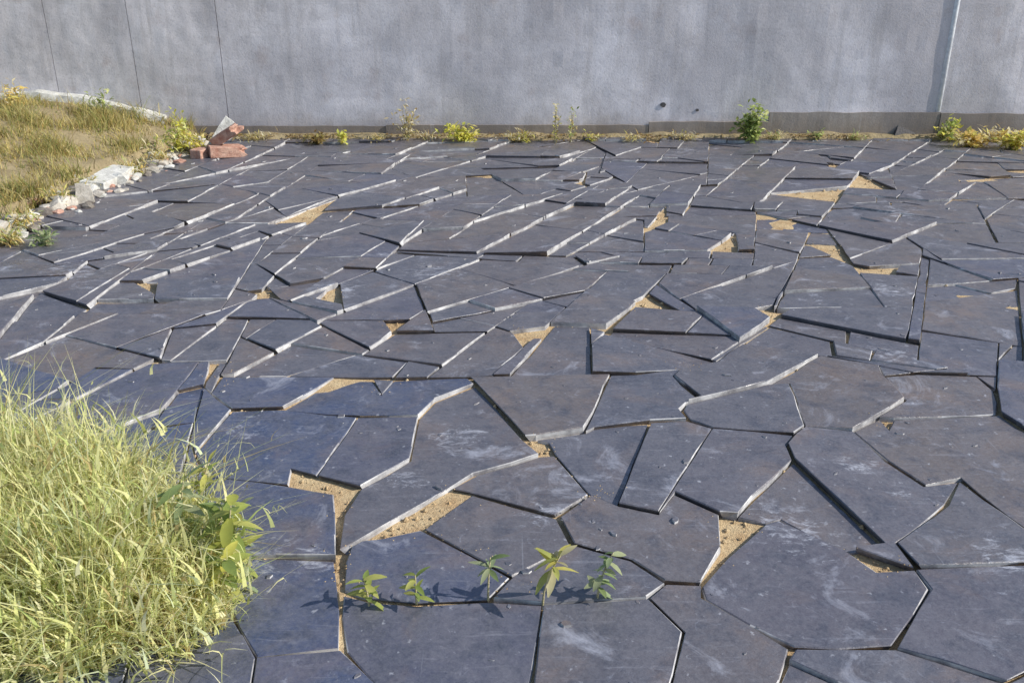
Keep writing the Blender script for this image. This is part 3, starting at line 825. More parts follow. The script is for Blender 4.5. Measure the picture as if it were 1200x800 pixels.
# soil under it
sv = []
SC_ = cen(SOIL if area(SOIL) > 0 else SOIL[::-1])
def tussock_h(px):                                # how tall the growth stands across the clump
    t = max(0, min(1, (px - 60) / 210)); return 0.52 - 0.26 * t
foot_px = [(-190, 560), (-20, 552), (70, 548), (150, 575), (225, 625), (258, 680), (262, 725), (225, 765), (110, 790), (-190, 800)]
FOOT = [S(gp(*p)) for p in foot_px]
xs, ys = [p[0] for p in FOOT], [p[1] for p in FOOT]
cnt = 0
tufts = []
while len(tufts) < 640:
    x, y = R.uniform(min(xs), max(xs)), R.uniform(min(ys), max(ys))
    if inside((x, y), FOOT): tufts.append((x, y))
for (x, y) in tufts:
    px, py = to_px((x, y, 0)); hh = tussock_h(px) * (1 - 0.55 * max(0, min(1, (py - 690) / 100))) * (0.72 + 0.4 * noise.noise((x * 4, y * 4, 2)) + R.uniform(0, 0.2))
    basecol = R.choice(STRAW); nbl = R.randint(13, 22)
    for k in range(nbl):
        a = R.uniform(0, 2 * math.pi); r = abs(R.gauss(0, 0.04)); az = a + R.gauss(0, 0.9)
        col = basecol if R.random() < 0.4 else R.choice(STRAW)
        hb = min(0.62, hh * R.uniform(0.35, 1.0)); ln = R.uniform(0.05, 0.9) if R.random() < 0.8 else R.uniform(0.9, 1.7)
        bx, by = x + r * math.cos(a), y + r * math.sin(a)
        B.blade((bx, by, -0.03), hb, az, ln, R.choice((0.003, 0.004, 0.006, 0.008, 0.011)), col, 5, R.uniform(0.4, 1.5))
        for q_ in range(R.randint(1, 3)):           # side leaves along the stalk
            t_ = R.uniform(0.15, 0.9); o_ = hb * ln * t_ ** 1.8; z_ = hb * (t_ - 0.28 * ln * t_ * t_) - 0.03
            B.blade((bx + math.cos(az) * o_, by + math.sin(az) * o_, max(0.0, z_)), R.uniform(0.03, 0.11), R.uniform(0, 6.28), R.uniform(0.4, 1.4), R.choice((0.003, 0.005, 0.008, 0.013)), R.choice(STRAW), 3, R.uniform(0.6, 1.6))
# thin seed stalks standing above the rest
for px, py, top, lean in ((52, 600, 372, 0.02), (40, 590, 385, -0.2), (118, 590, 400, -0.2), (140, 600, 410, -0.3), (20, 590, 420, 0.1), (235, 640, 500, 0.2), (262, 640, 470, 0.2)):
    p = gp(px, py); q = at_y(px, top, p.y)
    for k in range(3):
        B.blade((p.x + R.uniform(-.02, .02), p.y, -0.03), (q.z + 0.03) * R.uniform(0.85, 1.05), R.uniform(-0.4, 0.4), lean + R.uniform(0, 0.25), 0.005, R.choice(STRAW[:4]), 6, 0.2)
B.build('grass', label='tall straw coloured grass tussock spilling over the near edge of the slabs', kind='stuff')
sp = [(x, y, -0.004 + 0.01 * R.random()) for x, y in SOIL]
tag(link('soil_patch', mesh('soil_patch', sp, [tuple(range(len(sp)))], [M_SOIL])), kind='structure')
# bank grass
B = Blades()
n_b = 0
while n_b < 26000:
    y = R.uniform(4.6, WALL_Y - 0.03); x = bank_x(y) - 0.20 - 2.6 * R.random() ** 1.2
    dn = noise.noise((x * 2.2, y * 2.2, 7))
    if R.random() > 0.66 + 1.5 * dn: continue
    n_b += 1
    d = bank_x(y) - x
    col = R.choice([(0.68, 0.56, 0.22), (0.62, 0.54, 0.22), (0.54, 0.52, 0.20), (0.76, 0.66, 0.34), (0.36, 0.40, 0.13), (0.56, 0.42, 0.16), (0.26, 0.30, 0.09), (0.80, 0.66, 0.26), (0.34, 0.25, 0.10)])
    B.blade((x, y, bank_z(x, y) - 0.01), R.uniform(0.03, 0.12) * (0.8 + 2.4 * max(0, dn) + (1.0 if R.random() < 0.06 else 0)), R.uniform(0, 6.28), R.uniform(0.3, 1.2), R.uniform(0.004, 0.011), col, 3, 1.0)
B.build('bank_grass', label='short dry yellow and olive grass covering the bank by the wall', kind='stuff')

# ------------------------------------------------------------------ rubble edging of the bank
def rock_mesh(name, sx, sy, sz, m, seed, sub=2, flat=0.25):
    bm = bmesh.new(); bmesh.ops.create_icosphere(bm, subdivisions=sub, radius=1)
    rr = random.Random(seed); pl = []
    for _ in range(9):
        nrm = Vector((rr.gauss(0, 1), rr.gauss(0, 1), rr.gauss(0, 0.8))).normalized(); pl.append((nrm, rr.uniform(0.55, 0.85)))
    for v in bm.verts:
        for nrm, d in pl:
            e = v.co.dot(nrm) - d
            if e > 0: v.co -= nrm * e
        v.co *= 1 + 0.09 * noise.noise(v.co * 2.5 + Vector((seed, 0, 0)))
        v.co = Vector((v.co.x * sx, v.co.y * sy, v.co.z * sz))
    me = bpy.data.meshes.new(name); bm.to_mesh(me); bm.free(); me.materials.append(m); return me
edging = empty('rubble_edging', (bank_x(7), 7, 0), 'low broken edging of pale rubble stones between grass bank and paving', 'edging')
inv = Matrix.Translation(edging.location).inverted()
y = 4.9; k = 0
while y < WALL_Y - 0.3:
    s = R.uniform(0.05, 0.12); m = M_WHITE if R.random() < 0.12 else R.choice((M_STONE, M_STONE, M_DARK))
    o = link('stone', rock_mesh('stone', s * R.uniform(0.7, 1.1), s * 1.2, s * R.uniform(0.5, 0.8), m, k + 1), edging)
    o.location = Vector((bank_x(y) + R.uniform(-0.10, 0.04), y, s * 0.25)) - edging.location; o.rotation_euler = (R.uniform(-.2, .2), R.uniform(-.2, .2), R.uniform(0, 6))
    y += s * R.uniform(0.9, 1.5); k += 1
for _ in range(260):
    y = R.uniform(5.0, WALL_Y - 0.4); s = R.uniform(0.02, 0.06)
    o = link('stone', rock_mesh('stone', s, s * R.uniform(0.8, 1.5), s * 0.6, R.choice([M_STONE, M_DARK, M_BRICK, M_STONE, M_WHITE]), 100 + _, 1), edging)
    o.location = Vector((bank_x(y) + R.choice((R.uniform(-0.3, 0.22), R.uniform(-0.12, 0.12))), y, s * 0.25 + max(0, bank_z(bank_x(y) - 0.05, y)) * 0.3)) - edging.location; o.rotation_euler = (0, 0, R.uniform(0, 6))
def shard(name, pts, th, m, loc, rot, jit=0.006):
    """A broken flat piece: outline with thickness and a rough rim."""
    ring = []
    for k in range(len(pts)):
        a, b = Vector(pts[k]), Vector(pts[(k + 1) % len(pts)])
        for s in range(3): ring.append(a.lerp(b, s / 3) + Vector((R.uniform(-jit, jit), R.uniform(-jit, jit))))
    kk = len(ring)
    V = [(p.x * 0.985, p.y * 0.985, th) for p in ring] + [(p.x, p.y, th - 0.004) for p in ring] + [(p.x, p.y, 0) for p in ring]
    Fc = [tuple(range(kk)), tuple(3 * kk - 1 - i for i in range(kk))]
    for r in (0, 1):
        for i in range(kk):
            j = (i + 1) % kk; Fc.append(((r + 1) * kk + i, (r + 1) * kk + j, r * kk + j, r * kk + i))
    o = link(name, mesh(name, V, Fc, [m])); o.location = loc; o.rotation_euler = rot; return o
p = gp(128, 216)
o = shard('flat_stone', [(-0.10, -0.26), (0.07, -0.22), (0.10, 0.06), (0.07, 0.26), (-0.07, 0.22)], 0.07, M_WHITE, (p.x, p.y, 0.02), (R_(3), R_(9), R_(-6)), 0.016)
tag(o, 'long flat whitish stone lying along the rubble edging', 'stone')
p = gp(101, 238)
o = shard('upright_stone', [(-0.07, 0), (0.06, 0), (0.05, 0.12), (-0.05, 0.15)], 0.05, M_STONE, (p.x, p.y, 0.0), (R_(75), 0, R_(20)), 0.008)
tag(o, 'small yellowish stone standing on end before the long white stone', 'stone')
# pale mortar strip where the bank meets the wall
vs_, fs = [], []
K = 60
for i in range(K + 1):
    x = wx(-60) + (wx(196) - wx(-60)) * i / K; z = bank_z(x, WALL_Y - 0.1); w = 0.075 + 0.03 * noise.noise((x * 5, 0, 0)); hh = 0.06 + 0.03 * noise.noise((x * 4, 3, 0))
    for (yy, zz) in ((WALL_Y - 0.004, z - 0.05), (WALL_Y - 0.004, z + hh + 0.02), (WALL_Y - w, z + hh), (WALL_Y - w - 0.04, z - 0.05)): vs_.append((x, yy, zz))
for i in range(K):
    a = 4 * i
    for s in range(3): fs.append((a + s, a + s + 1, a + 5 + s, a + 4 + s))
fs += [(0, 1, 2, 3), (4 * K + 3, 4 * K + 2, 4 * K + 1, 4 * K)]
tag(link('mortar_kerb', mesh('mortar_kerb', vs_, fs, [M_WHITE])), 'pale crumbling mortar kerb sloping along the wall above the grass bank', 'kerb')

# ------------------------------------------------------------------ broken bricks by the end of the bank
def brick_mesh(name, l, w, h, m, seed, holes=True):
    bm = bmesh.new(); rr = random.Random(seed)
    bmesh.ops.create_cube(bm, size=1)
    for v in bm.verts: v.co = Vector((v.co.x * l, v.co.y * w, v.co.z * h))
    bmesh.ops.bevel(bm, geom=bm.edges[:], offset=0.006, segments=1, affect='EDGES')
    bmesh.ops.subdivide_edges(bm, edges=[e for e in bm.edges if e.calc_length() > 0.04], cuts=3, use_grid_fill=True)
    for v in bm.verts:
        if v.co.x > l * 0.22: v.co.x -= (0.30 * l) * max(0, 0.4 + noise.noise((v.co.y * 22, v.co.z * 22, seed)))    # snapped end
        v.co += Vector((1, 1, 1)) * 0.003 * noise.noise(v.co * 40)
    me = bpy.data.meshes.new(name); bm.to_mesh(me); bm.free(); me.materials.append(m); return me
def put(name, me, loc, rot, label, cat, group=None):
    o = link(name, me); o.location = loc; o.rotation_euler = rot; return tag(o, label, cat, group)
p = gp(268, 184)
put('broken_brick', brick_mesh('broken_brick', 0.34, 0.17, 0.10, M_BRICK, 1), (p.x, p.y, 0.055), (0, R_(3), R_(25)), 'broken red brick lying flat at the bottom of the brick heap', 'brick', 'broken bricks by the wall')
put('broken_brick', brick_mesh('broken_brick', 0.30, 0.16, 0.09, M_BRICK, 2), (p.x + 0.0, p.y + 0.04, 0.20), (R_(8), R_(-30), R_(-12)), 'reddish broken brick tilted on top of the brick heap', 'brick', 'broken bricks by the wall')
put('broken_brick', brick_mesh('broken_brick', 0.20, 0.12, 0.09, M_BRICK, 3), (p.x - 0.22, p.y - 0.05, 0.045), (0, 0, R_(70)), 'small brick fragment beside the brick heap, nearest the grass bank', 'brick', 'broken bricks by the wall')
o = shard('leaning_slab', [(-0.05, 0), (0.05, 0), (0.06, 0.34), (-0.03, 0.36)], 0.035, M_WHITE, (p.x - 0.20, p.y + 0.12, 0.03), (R_(60), R_(28), R_(-8)), 0.006)
tag(o, 'narrow pale stone strip leaning beside the broken red bricks', 'stone')
p = gp(1056, 160)
o = shard('slate_offcut', [(-0.13, 0), (0.12, 0), (0.10, 0.16), (0.06, 0.31), (-0.03, 0.17)], 0.04, M_HOLE_SLATE, (p.x, p.y - 0.06, 0.012), (R_(58), 0, R_(14)), 0.004)
tag(o, 'dark jagged slate offcut leaning at the wall beside the steel post', 'slate')

# ------------------------------------------------------------------ steel post
p = gp(1092, 160)
post = empty('steel_post', (p.x, p.y - 0.02, 0), 'slim galvanised steel post standing before the wall', 'post')
def tube(name, r, z0, z1, m, parent, seg=20, loc=(0, 0, 0), bevel=0.004):
    bm = bmesh.new(); rg = []
    for rad, z in ((r - bevel, z0), (r, z0 + bevel), (r, z1 - bevel), (r - bevel, z1)):
        rg.append([bm.verts.new((rad * math.cos(2 * math.pi * k / seg), rad * math.sin(2 * math.pi * k / seg), z)) for k in range(seg)])
    for a, b in zip(rg, rg[1:]):
        for k in range(seg): bm.faces.new((a[k], a[(k + 1) % seg], b[(k + 1) % seg], b[k]))
    bm.faces.new(rg[-1]); bm.faces.new(rg[0][::-1])
    me = bpy.data.meshes.new(name); bm.to_mesh(me); bm.free(); me.materials.append(m)
    for pl in me.polygons: pl.use_smooth = len(pl.vertices) == 4
    return link(name, me, parent, loc)
tube('shaft', 0.03, -0.02, 2.4, M_STEEL, post); tube('base_collar', 0.042, 0.0, 0.03, M_STEEL, post); tube('cap', 0.034, 2.39, 2.42, M_STEEL, post)

# ------------------------------------------------------------------ weeds
def leaf_shape(l, w, col, fold=0.25, seg=4):
    V, Fc, C_ = [], [], []
    for k in range(seg + 1):
        t = k / seg; ww = w * math.sin(math.pi * min(0.97, 0.06 + 0.94 * t)) ** 0.8 * 0.5
        z = -0.25 * l * t * t
        for s in (-1, 0, 1): V.append((l * t, s * ww, z + abs(s) * ww * fold)); C_.append(col)
    for k in range(seg):
        a = 3 * k; Fc += [(a, a + 1, a + 4, a + 3), (a + 1, a + 2, a + 5, a + 4)]
    return V, Fc, C_
def stem_mesh(pts, r0, r1, name='stem', m=None):
    V, Fc = [], []; sg = 6
    for i, p in enumerate(pts):
        t = i / max(1, len(pts) - 1); r = r0 + (r1 - r0) * t
        for k in range(sg): V.append((p[0] + r * math.cos(k * math.pi / 3), p[1] + r * math.sin(k * math.pi / 3), p[2]))
    for i in range(len(pts) - 1):
        for k in range(sg): a = i * sg + k; b = i * sg + (k + 1) % sg; Fc.append((a, b, b + sg, a + sg))
    Fc.append(tuple(range((len(pts) - 1) * sg, len(pts) * sg)))
    return mesh(name, V, Fc, [m or M_STEM], smooth=True)
def near_weed(px, py, h, label, leaf_l, leaf_w, nl, cols, lean=(0, 0), top_only=False, name='weed', group=None):
    p = gp(px, py); root = empty(name, (p.x, p.y, -0.01), label, 'weed', group)
    pts = [(lean[0] * h * t * t, lean[1] * h * t * t, h * t) for t in (0, .25, .5, .75, 1)]
    link('stem', stem_mesh(pts, 0.0035, 0.002), root)
    protos = []
    for c in cols:
        V, Fc, C_ = leaf_shape(leaf_l, leaf_w, c); protos.append(mesh('leaf', V, Fc, [M_LEAF], tints=C_, smooth=True))
    for k in range(nl):
        t = (0.7 + 0.3 * R.random()) if top_only else 0.15 + 0.85 * (k + 1) / nl
        o = link('leaf', protos[k % len(protos)], root, (lean[0] * h * t * t, lean[1] * h * t * t, h * t))
        sc = R.uniform(0.6, 1.15); o.scale = (sc, sc, sc)
        o.rotation_euler = (R.uniform(-.3, .3), R.uniform(-0.75, 0.35), k * 2.4 + R.uniform(-.4, .4))
    return root
YG = [(0.40, 0.45, 0.12), (0.52, 0.52, 0.16), (0.28, 0.36, 0.10)]
GG = [(0.34, 0.42, 0.22), (0.42, 0.46, 0.26), (0.26, 0.34, 0.14)]
near_weed(572, 700, 0.15, 'slender pale weed with a star of leaves at its tip, growing between slabs', 0.055, 0.016, 9, GG, (0.05, 0), True)
near_weed(488, 704, 0.10, 'short bright yellow green weed, second of the small weeds from the grass tussock', 0.05, 0.018, 10, YG)
near_weed(432, 706, 0.09, 'low spreading yellow green weed nearest the grass tussock', 0.06, 0.022, 14, YG, (-0.1, 0))
near_weed(636, 705, 0.17, 'yellowing bent weed with drooping leaves, middle of the near row', 0.075, 0.024, 13, [(0.62, 0.56, 0.16), (0.45, 0.47, 0.14), (0.55, 0.50, 0.28)], (0.28, 0), True)
near_weed(700, 700, 0.16, 'bushy grey green weed, last of the near row towards the post', 0.055, 0.024, 18, GG, (0.25, 0.05))
near_weed(272, 672, 0.25, 'broad leaved yellow green weed at the edge of the grass tussock', 0.10, 0.042, 20, YG + [(0.50, 0.52, 0.12)], (0.1, 0))
near_weed(215, 650, 0.26, 'tall grey green leafy weed growing inside the grass tussock', 0.10, 0.03, 22, GG, (0.1, 0.1))
near_weed(262, 706, 0.17, 'yellow green leafy weed low at the near corner of the grass tussock', 0.075, 0.034, 20, YG + [(0.66, 0.62, 0.14)], (0.15, -0.05))
near_weed(288, 690, 0.10, 'tiny grey green weed on the slab just outside the tussock', 0.045, 0.016, 12, GG, (0.15, 0))
near_weed(236, 612, 0.22, 'slim yellow leaved weed at the upper side of the tussock', 0.07, 0.022, 20, YG + [(0.60, 0.58, 0.16)], (0.2, 0.1))
near_weed(255, 655, 0.22, 'wide grey green weed between the two yellow green ones of the tussock', 0.09, 0.026, 24, GG + YG, (0.25, 0))
near_weed(275, 640, 0.16, 'small leafy weed reaching over the blue slab beside the tussock', 0.08, 0.03, 14, GG + YG, (0.2, 0))

def bush(name, px, py, wpx, hpx, label, cat, cols, nleaf, leaf=(0.035, 0.018), stems=5, shape='dome', group=None, y=None, z=None):
    p = gp(px, py) if z is None else at_y(px, py, y)
    if p.y > WALL_Y - 0.12: p.y = WALL_Y - 0.12
    m_per = p.length / FPX; W = wpx * m_per * 0.5; H = hpx * m_per
    zb = 0 if z is None else p.z
    root = empty(name, (p.x, p.y, zb), label, cat, group)
    V, Fc, C_ = [], [], []
    sv2, sf2 = [], []
    tips = []
    for s in range(stems):
        a = R.uniform(-1, 1); e = (a * W * 0.75, R.uniform(-0.9, 0.3) * min(W, 0.16) * 0.7, H * (R.uniform(0.7, 1.0) * (1 - 0.5 * abs(a)) if shape != 'low' else R.uniform(0.4, 1.0)))
        tips.append(e)
        me = stem_mesh([(e[0] * t ** 1.5 + a * 0.02 * W, e[1] * t, e[2] * t - 0.02 * (1 - t)) for t in (0, .35, .7, 1)], 0.005, 0.002)
        b0 = len(sv2); sv2 += [tuple(v.co) for v in me.vertices]; sf2 += [tuple(b0 + i for i in pl.vertices) for pl in me.polygons]; bpy.data.meshes.remove(me)
    link('stem', mesh('stem', sv2, sf2, [M_STEM]), root)
    leaf = (leaf[0] * 1.35, leaf[1] * 1.45)
    for k in range(int(nleaf * 1.3)):
        e = R.choice(tips); t = R.uniform(0.1, 1.05)
        c0 = Vector((e[0] * t ** 1.5 + R.gauss(0, W * 0.16), min(0.08, e[1] * t + R.gauss(0, min(W, 0.15) * 0.3)), max(0.004, e[2] * t + R.gauss(0, H * 0.06))))
        l, w = leaf[0] * R.uniform(0.6, 1.2), leaf[1] * R.uniform(0.6, 1.2)
        lv, lf, lc = leaf_shape(l, w, R.choice(cols), 0.2, 2)
        mx = Matrix.Translation(c0) @ Matrix.Rotation(R.uniform(0, 6.28), 4, 'Z') @ Matrix.Rotation(R.uniform(-1.2, 0.5), 4, 'Y') @ Matrix.Rotation(R.uniform(-.6, .6), 4, 'X')
        b0 = len(V); V += [tuple(mx @ Vector(v)) for v in lv]; Fc += [tuple(b0 + i for i in f) for f in lf]; C_ += lc
    o = link('foliage', mesh('foliage', V, Fc, [M_LEAF], tints=C_, smooth=True), root)
    return root
DRY = [(0.66, 0.55, 0.30), (0.82, 0.76, 0.56), (0.44, 0.32, 0.14), (0.60, 0.55, 0.20)]
YEL = [(0.84, 0.78, 0.14), (0.74, 0.74, 0.18), (0.58, 0.60, 0.14), (0.86, 0.76, 0.30)]
GRN = [(0.34, 0.42, 0.12), (0.50, 0.58, 0.20), (0.74, 0.76, 0.34), (0.20, 0.26, 0.08)]
GOLD = [(0.84, 0.64, 0.20), (0.88, 0.76, 0.34), (0.64, 0.46, 0.16), (0.72, 0.66, 0.20), (0.90, 0.80, 0.52)]
bush('dry_weed', 478, 165, 34, 50, 'tall dry brown weed with pale seed heads against the wall', 'weed', DRY, 150, (0.035, 0.014), 8)
bush('low_weed', 545, 166, 60, 20, 'low bright yellow weed at the wall foot beside the tall dry weed', 'weed', YEL, 260, (0.04, 0.02), 9, 'low')
bush('dry_tuft', 372, 168, 40, 14, 'flat brown withered tuft at the wall foot', 'weed', [(0.22, 0.14, 0.06), (0.36, 0.26, 0.10), (0.40, 0.34, 0.12)], 160, (0.035, 0.018), 8, 'low')
bush('low_weed', 402, 168, 16, 16, 'small yellow weed beside the flat brown tuft', 'weed', YEL, 70, (0.035, 0.02), 5, 'low')
bush('thin_weed', 650, 166, 18, 46, 'thin pale topped weed against the wall, first of the two stalks past the yellow weed', 'weed', DRY + YEL, 60, (0.03, 0.014), 3)
bush('thin_weed', 668, 166, 20, 48, 'thin tufted weed against the wall, second of the two stalks past the yellow weed', 'weed', DRY + GRN, 60, (0.03, 0.014), 3)
bush('low_weed', 692, 165, 26, 12, 'creeping straw coloured weed on the slabs after the thin weeds', 'weed', DRY + YEL, 60, (0.035, 0.016), 5, 'low')
bush('shrub', 881, 166, 46, 46, 'green pointed shrub growing out of the wall foot', 'shrub', GRN, 420, (0.045, 0.026), 11)
bush('low_weed', 955, 162, 24, 12, 'little green weed at the wall foot between shrub and slate offcut', 'weed', GRN, 60, (0.03, 0.016), 4, 'low')
bush('leafy_weed', 1108, 164, 26, 30, 'yellow green upright weed right beside the steel post', 'weed', YEL + GRN, 120, (0.045, 0.024), 6)
bush('golden_weed', 1140, 172, 60, 15, 'golden withered weed with pale leaves a short way past the steel post', 'weed', GOLD, 240, (0.05, 0.028), 9, 'low')
bush('golden_weed', 1184, 174, 46, 20, 'straw coloured leafy clump farthest past the steel post', 'weed', GOLD + YEL, 200, (0.055, 0.03), 8, 'low')
bush('yellow_weed', 212, 182, 36, 50, 'yellow green upright weed at the end of the rubble edging', 'weed', YEL + GRN[1:3], 230, (0.045, 0.018), 9)
bush('yellow_weed', 236, 182, 34, 24, 'low yellow weed between the rubble edging and the broken bricks', 'weed', YEL + GOLD, 130, (0.045, 0.018), 7, 'low')
bush('bank_weed', 122, 146, 34, 44, 'grey green weed on the bank before the wall', 'weed', GRN[:3] + GG, 140, (0.045, 0.018), 7, y=WALL_Y - 0.25, z=1)
bush('bank_weed', 22, 150, 44, 50, 'golden dry weed at the top of the grass bank', 'weed', GOLD, 200, (0.05, 0.02), 9, y=WALL_Y - 0.5, z=1)
bush('edging_weed', 55, 288, 40, 20, 'small grey green weed on the slabs below the rubble edging', 'weed', GG, 90, (0.035, 0.016), 6, 'low')

for i_, (px, w_, h_, cs_, nm) in enumerate(((300, 40, 12, DRY, 'withered straw tuft on the slabs just past the bricks'), (435, 30, 10, GOLD, 'flat golden tuft before the wall on the near side of the tall dry weed'),
        (505, 36, 14, DRY, 'straw tuft between the tall dry weed and the bright yellow one'), (600, 44, 12, DRY + GOLD, 'thin straw fringe past the bright yellow weed'), (625, 26, 12, YEL, 'yellowish tuft just before the two thin stalks'),
        (738, 40, 9, GOLD, 'sparse tan tuft at the wall foot below the small dark holes'), (800, 40, 10, DRY, 'sparse straw tuft before the pointed shrub'), (915, 34, 12, DRY + GRN, 'mixed dry tuft right after the pointed shrub'),
        (1000, 30, 12, GRN, 'dull green tuft before the leaning slate offcut'), (1162, 60, 15, GOLD, 'dense golden leaf heap between the two golden clumps'), (1122, 40, 16, GOLD + DRY, 'golden leafy heap one step past the post'))):
    bush('wall_tuft', px + R.uniform(-8, 8), 165, w_ * R.uniform(0.8, 1.5), h_ * R.uniform(0.6, 1.1), nm, 'tuft', cs_ + DRY, R.randint(60, 170), (R.uniform(0.03, 0.055), R.uniform(0.005, 0.010)), 7, 'low')
for i_, (px, py, w_, h_, nm) in enumerate(((30, 268, 50, 18, 'straw weeds spilling over the near end of the rubble edging'), (75, 240, 40, 18, 'dry weeds in the edging below the long white stone'), (105, 222, 30, 14, 'little dry tuft at the end of the long white stone'),
        (160, 205, 40, 16, 'dry weeds between the long white stone and the yellow weed'), (185, 192, 40, 20, 'pale straw weeds crowding the edging before the yellow upright weed'), (12, 285, 40, 16, 'scrubby olive weeds where edging and slabs meet'))):
    bush('edging_tuft', px, py, w_, h_, nm, 'tuft', GOLD + DRY + GRN[:2], 200, (0.055, 0.008), 9, 'low')

# stone chips and grit lying in the bare gaps, the joints and here and there on the slabs
polys = [(pin, min(p[0] for p in pin), max(p[0] for p in pin), min(p[1] for p in pin), max(p[1] for p in pin)) for _, pin, *_r in slabs]
gv, gf = [], []
tries = kept = 0
while tries < 26000 and kept < 3200:
    tries += 1
    y = R.uniform(1.0, 9.2); x = R.uniform(-0.62 * y - 0.4, 0.62 * y + 0.4)
    on_ = any(x0 < x < x1 and y0 < y < y1 and inside((x, y), pin) for pin, x0, x1, y0, y1 in polys)
    if on_: continue
    kept += 1
    r = R.choice((0.003, 0.004, 0.005, 0.007, 0.011)) * R.uniform(0.7, 1.2); z = -0.022 + r * 0.3
    b0 = len(gv); a0 = R.uniform(0, 6.28)
    for k in range(5): gv.append((x + r * math.cos(a0 + k * 1.257) * R.uniform(0.7, 1.2), y + r * math.sin(a0 + k * 1.257) * R.uniform(0.7, 1.2), z))
    gv.append((x + R.uniform(-.3, .3) * r, y + R.uniform(-.3, .3) * r, z + r * R.uniform(0.5, 1.1)))
    for k in range(5): gf.append((b0 + k, b0 + (k + 1) % 5, b0 + 5))
tag(link('gravel', mesh('gravel', gv, gf, [M_SAND])), kind='stuff')
# sand spilled over the rims of the slabs
pl_ = [(pin, min(p[0] for p in pin), max(p[0] for p in pin), min(p[1] for p in pin), max(p[1] for p in pin), z, tx, ty, cs) for _, pin, z, tx, ty, cs in slabs]
gv, gf = [], []
for G in gaps:
    for _ in range(50):
        k = R.randrange(len(G)); t = R.random(); a, b = G[k], G[(k + 1) % len(G)]; sp_ = abs(R.gauss(0, 0.035))
        an = R.uniform(0, 6.28); x, y = a[0] + (b[0] - a[0]) * t + sp_ * math.cos(an), a[1] + (b[1] - a[1]) * t + sp_ * math.sin(an)
        for pin, x0, x1, y0, y1, z, tx, ty, cs in pl_:
            if x0 < x < x1 and y0 < y < y1 and inside((x, y), pin):
                zz = z + tx * (x - cs[0]) + ty * (y - cs[1]) - 0.0005; r = R.choice((0.001, 0.0015, 0.002, 0.004)); b0 = len(gv); a0 = R.uniform(0, 6)
                for q_ in range(4): gv.append((x + r * math.cos(a0 + q_ * 1.57) * R.uniform(0.6, 1.3), y + r * math.sin(a0 + q_ * 1.57) * R.uniform(0.6, 1.3), zz))
                gv.append((x, y, zz + r * 0.6))
                for q_ in range(4): gf.append((b0 + q_, b0 + (q_ + 1) % 4, b0 + 4))
                break
tag(link('spilled_sand', mesh('spilled_sand', gv, gf, [M_SAND])), kind='stuff')

# dry soil washed up along the foot of the wall
vs_, fs = [], []; K = 260
for i in range(K + 1):
    x = wx(246) + (wx(1280) - wx(246)) * i / K
    w = 0.05 + 0.10 * max(0, 0.4 + noise.noise((x * 2.2, 0, 3))) + 0.03 * noise.noise((x * 9, 1, 0)); h = 0.015 + 0.035 * max(0, 0.5 + noise.noise((x * 3, 5, 0)))
    for yy, zz in ((WALL_Y - 0.02, -0.03), (WALL_Y - 0.02, h + 0.012), (WALL_Y - 0.04 - w * 0.45, h * 0.75 + 0.012 + 0.01 * noise.noise((x * 14, 0, 0))), (WALL_Y - 0.045 - w, 0.008), (WALL_Y - 0.06 - w, -0.03)): vs_.append((x, yy, zz))
for i in range(K):
    a = 5 * i
    for q_ in range(4): fs.append((a + q_, a + q_ + 1, a + 6 + q_, a + 5 + q_))
tag(link('soil', mesh('soil', vs_, fs, [M_SOIL])), kind='structure')
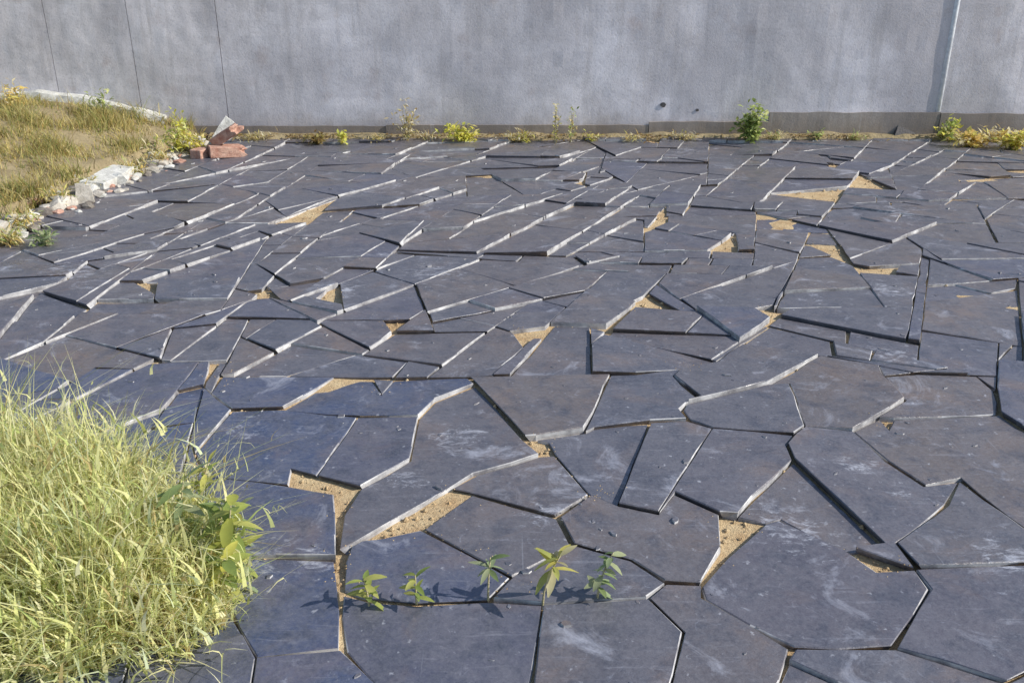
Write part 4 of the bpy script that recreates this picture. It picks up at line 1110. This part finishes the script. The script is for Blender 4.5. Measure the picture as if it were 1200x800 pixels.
# small flakes of slate lying about on the slabs
gv, gf, gm = [], [], []
for _ in range(420):
    y = R.uniform(1.5, 8.8); x = R.uniform(-0.6 * y, 0.6 * y)
    for pin, x0, x1, y0, y1, z, tx, ty, cs in pl_:
        if x0 < x < x1 and y0 < y < y1 and inside((x, y), pin):
            zz = z + tx * (x - cs[0]) + ty * (y - cs[1]); r = R.choice((0.004, 0.006, 0.008, 0.012, 0.02)); b0 = len(gv); a0 = R.uniform(0, 6); e_ = R.uniform(0.3, 0.8); n_ = R.randint(4, 6); hh = r * R.uniform(0.15, 0.4)
            ring = []
            for q_ in range(n_):
                an = a0 + q_ * 6.283 / n_; rr = r * R.uniform(0.7, 1.3); ring.append((math.cos(an) * rr, math.sin(an) * rr * e_))
            ca, sa = math.cos(a0 * 3), math.sin(a0 * 3)
            gv += [(x + u * ca - v * sa, y + u * sa + v * ca, zz - 0.001) for u, v in ring] + [(x + (u * ca - v * sa) * .93, y + (u * sa + v * ca) * .93, zz + hh) for u, v in ring]
            gf.append(tuple(range(b0 + n_, b0 + 2 * n_))); gm.append(0)
            for q_ in range(n_): gf.append((b0 + q_, b0 + (q_ + 1) % n_, b0 + n_ + (q_ + 1) % n_, b0 + n_ + q_)); gm.append(1)
            break
o = link('debris', mesh('debris', gv, gf, [M_SLATE, M_EDGE], gm)); o['tone'] = 0.6; tag(o, kind='stuff')

# dead leaves and crumbs lying along the foot of the wall
V, Fc, C_ = [], [], []
for k in range(1800):
    zone = R.choice([(340, 420), (455, 590), (590, 710), (740, 800), (920, 1000), (1095, 1230), (1095, 1230), (240, 330), (300, 1230)])
    px = R.uniform(*zone); p = gp(px, 160); x = p.x; y = WALL_Y - 0.05 - abs(R.gauss(0, 0.13)); z = 0.03 + R.uniform(0, 0.02)
    lv, lf, lc = leaf_shape(R.uniform(0.015, 0.045), R.uniform(0.01, 0.025), R.choice([(0.30, 0.19, 0.08), (0.42, 0.30, 0.12), (0.20, 0.14, 0.08), (0.55, 0.44, 0.2), (0.35, 0.28, 0.2)]), 0.3, 2)
    mx = Matrix.Translation((x, y, z)) @ Matrix.Rotation(R.uniform(0, 6.28), 4, 'Z') @ Matrix.Rotation(R.uniform(-.5, .4), 4, 'Y') @ Matrix.Rotation(R.uniform(-.5, .5), 4, 'X')
    b0 = len(V); V += [tuple(mx @ Vector(v)) for v in lv]; Fc += [tuple(b0 + i for i in f) for f in lf]; C_ += lc
tag(link('leaf_litter', mesh('leaf_litter', V, Fc, [M_LEAF], tints=C_)), 'brown and tan leaf litter along the foot of the wall', kind='stuff')
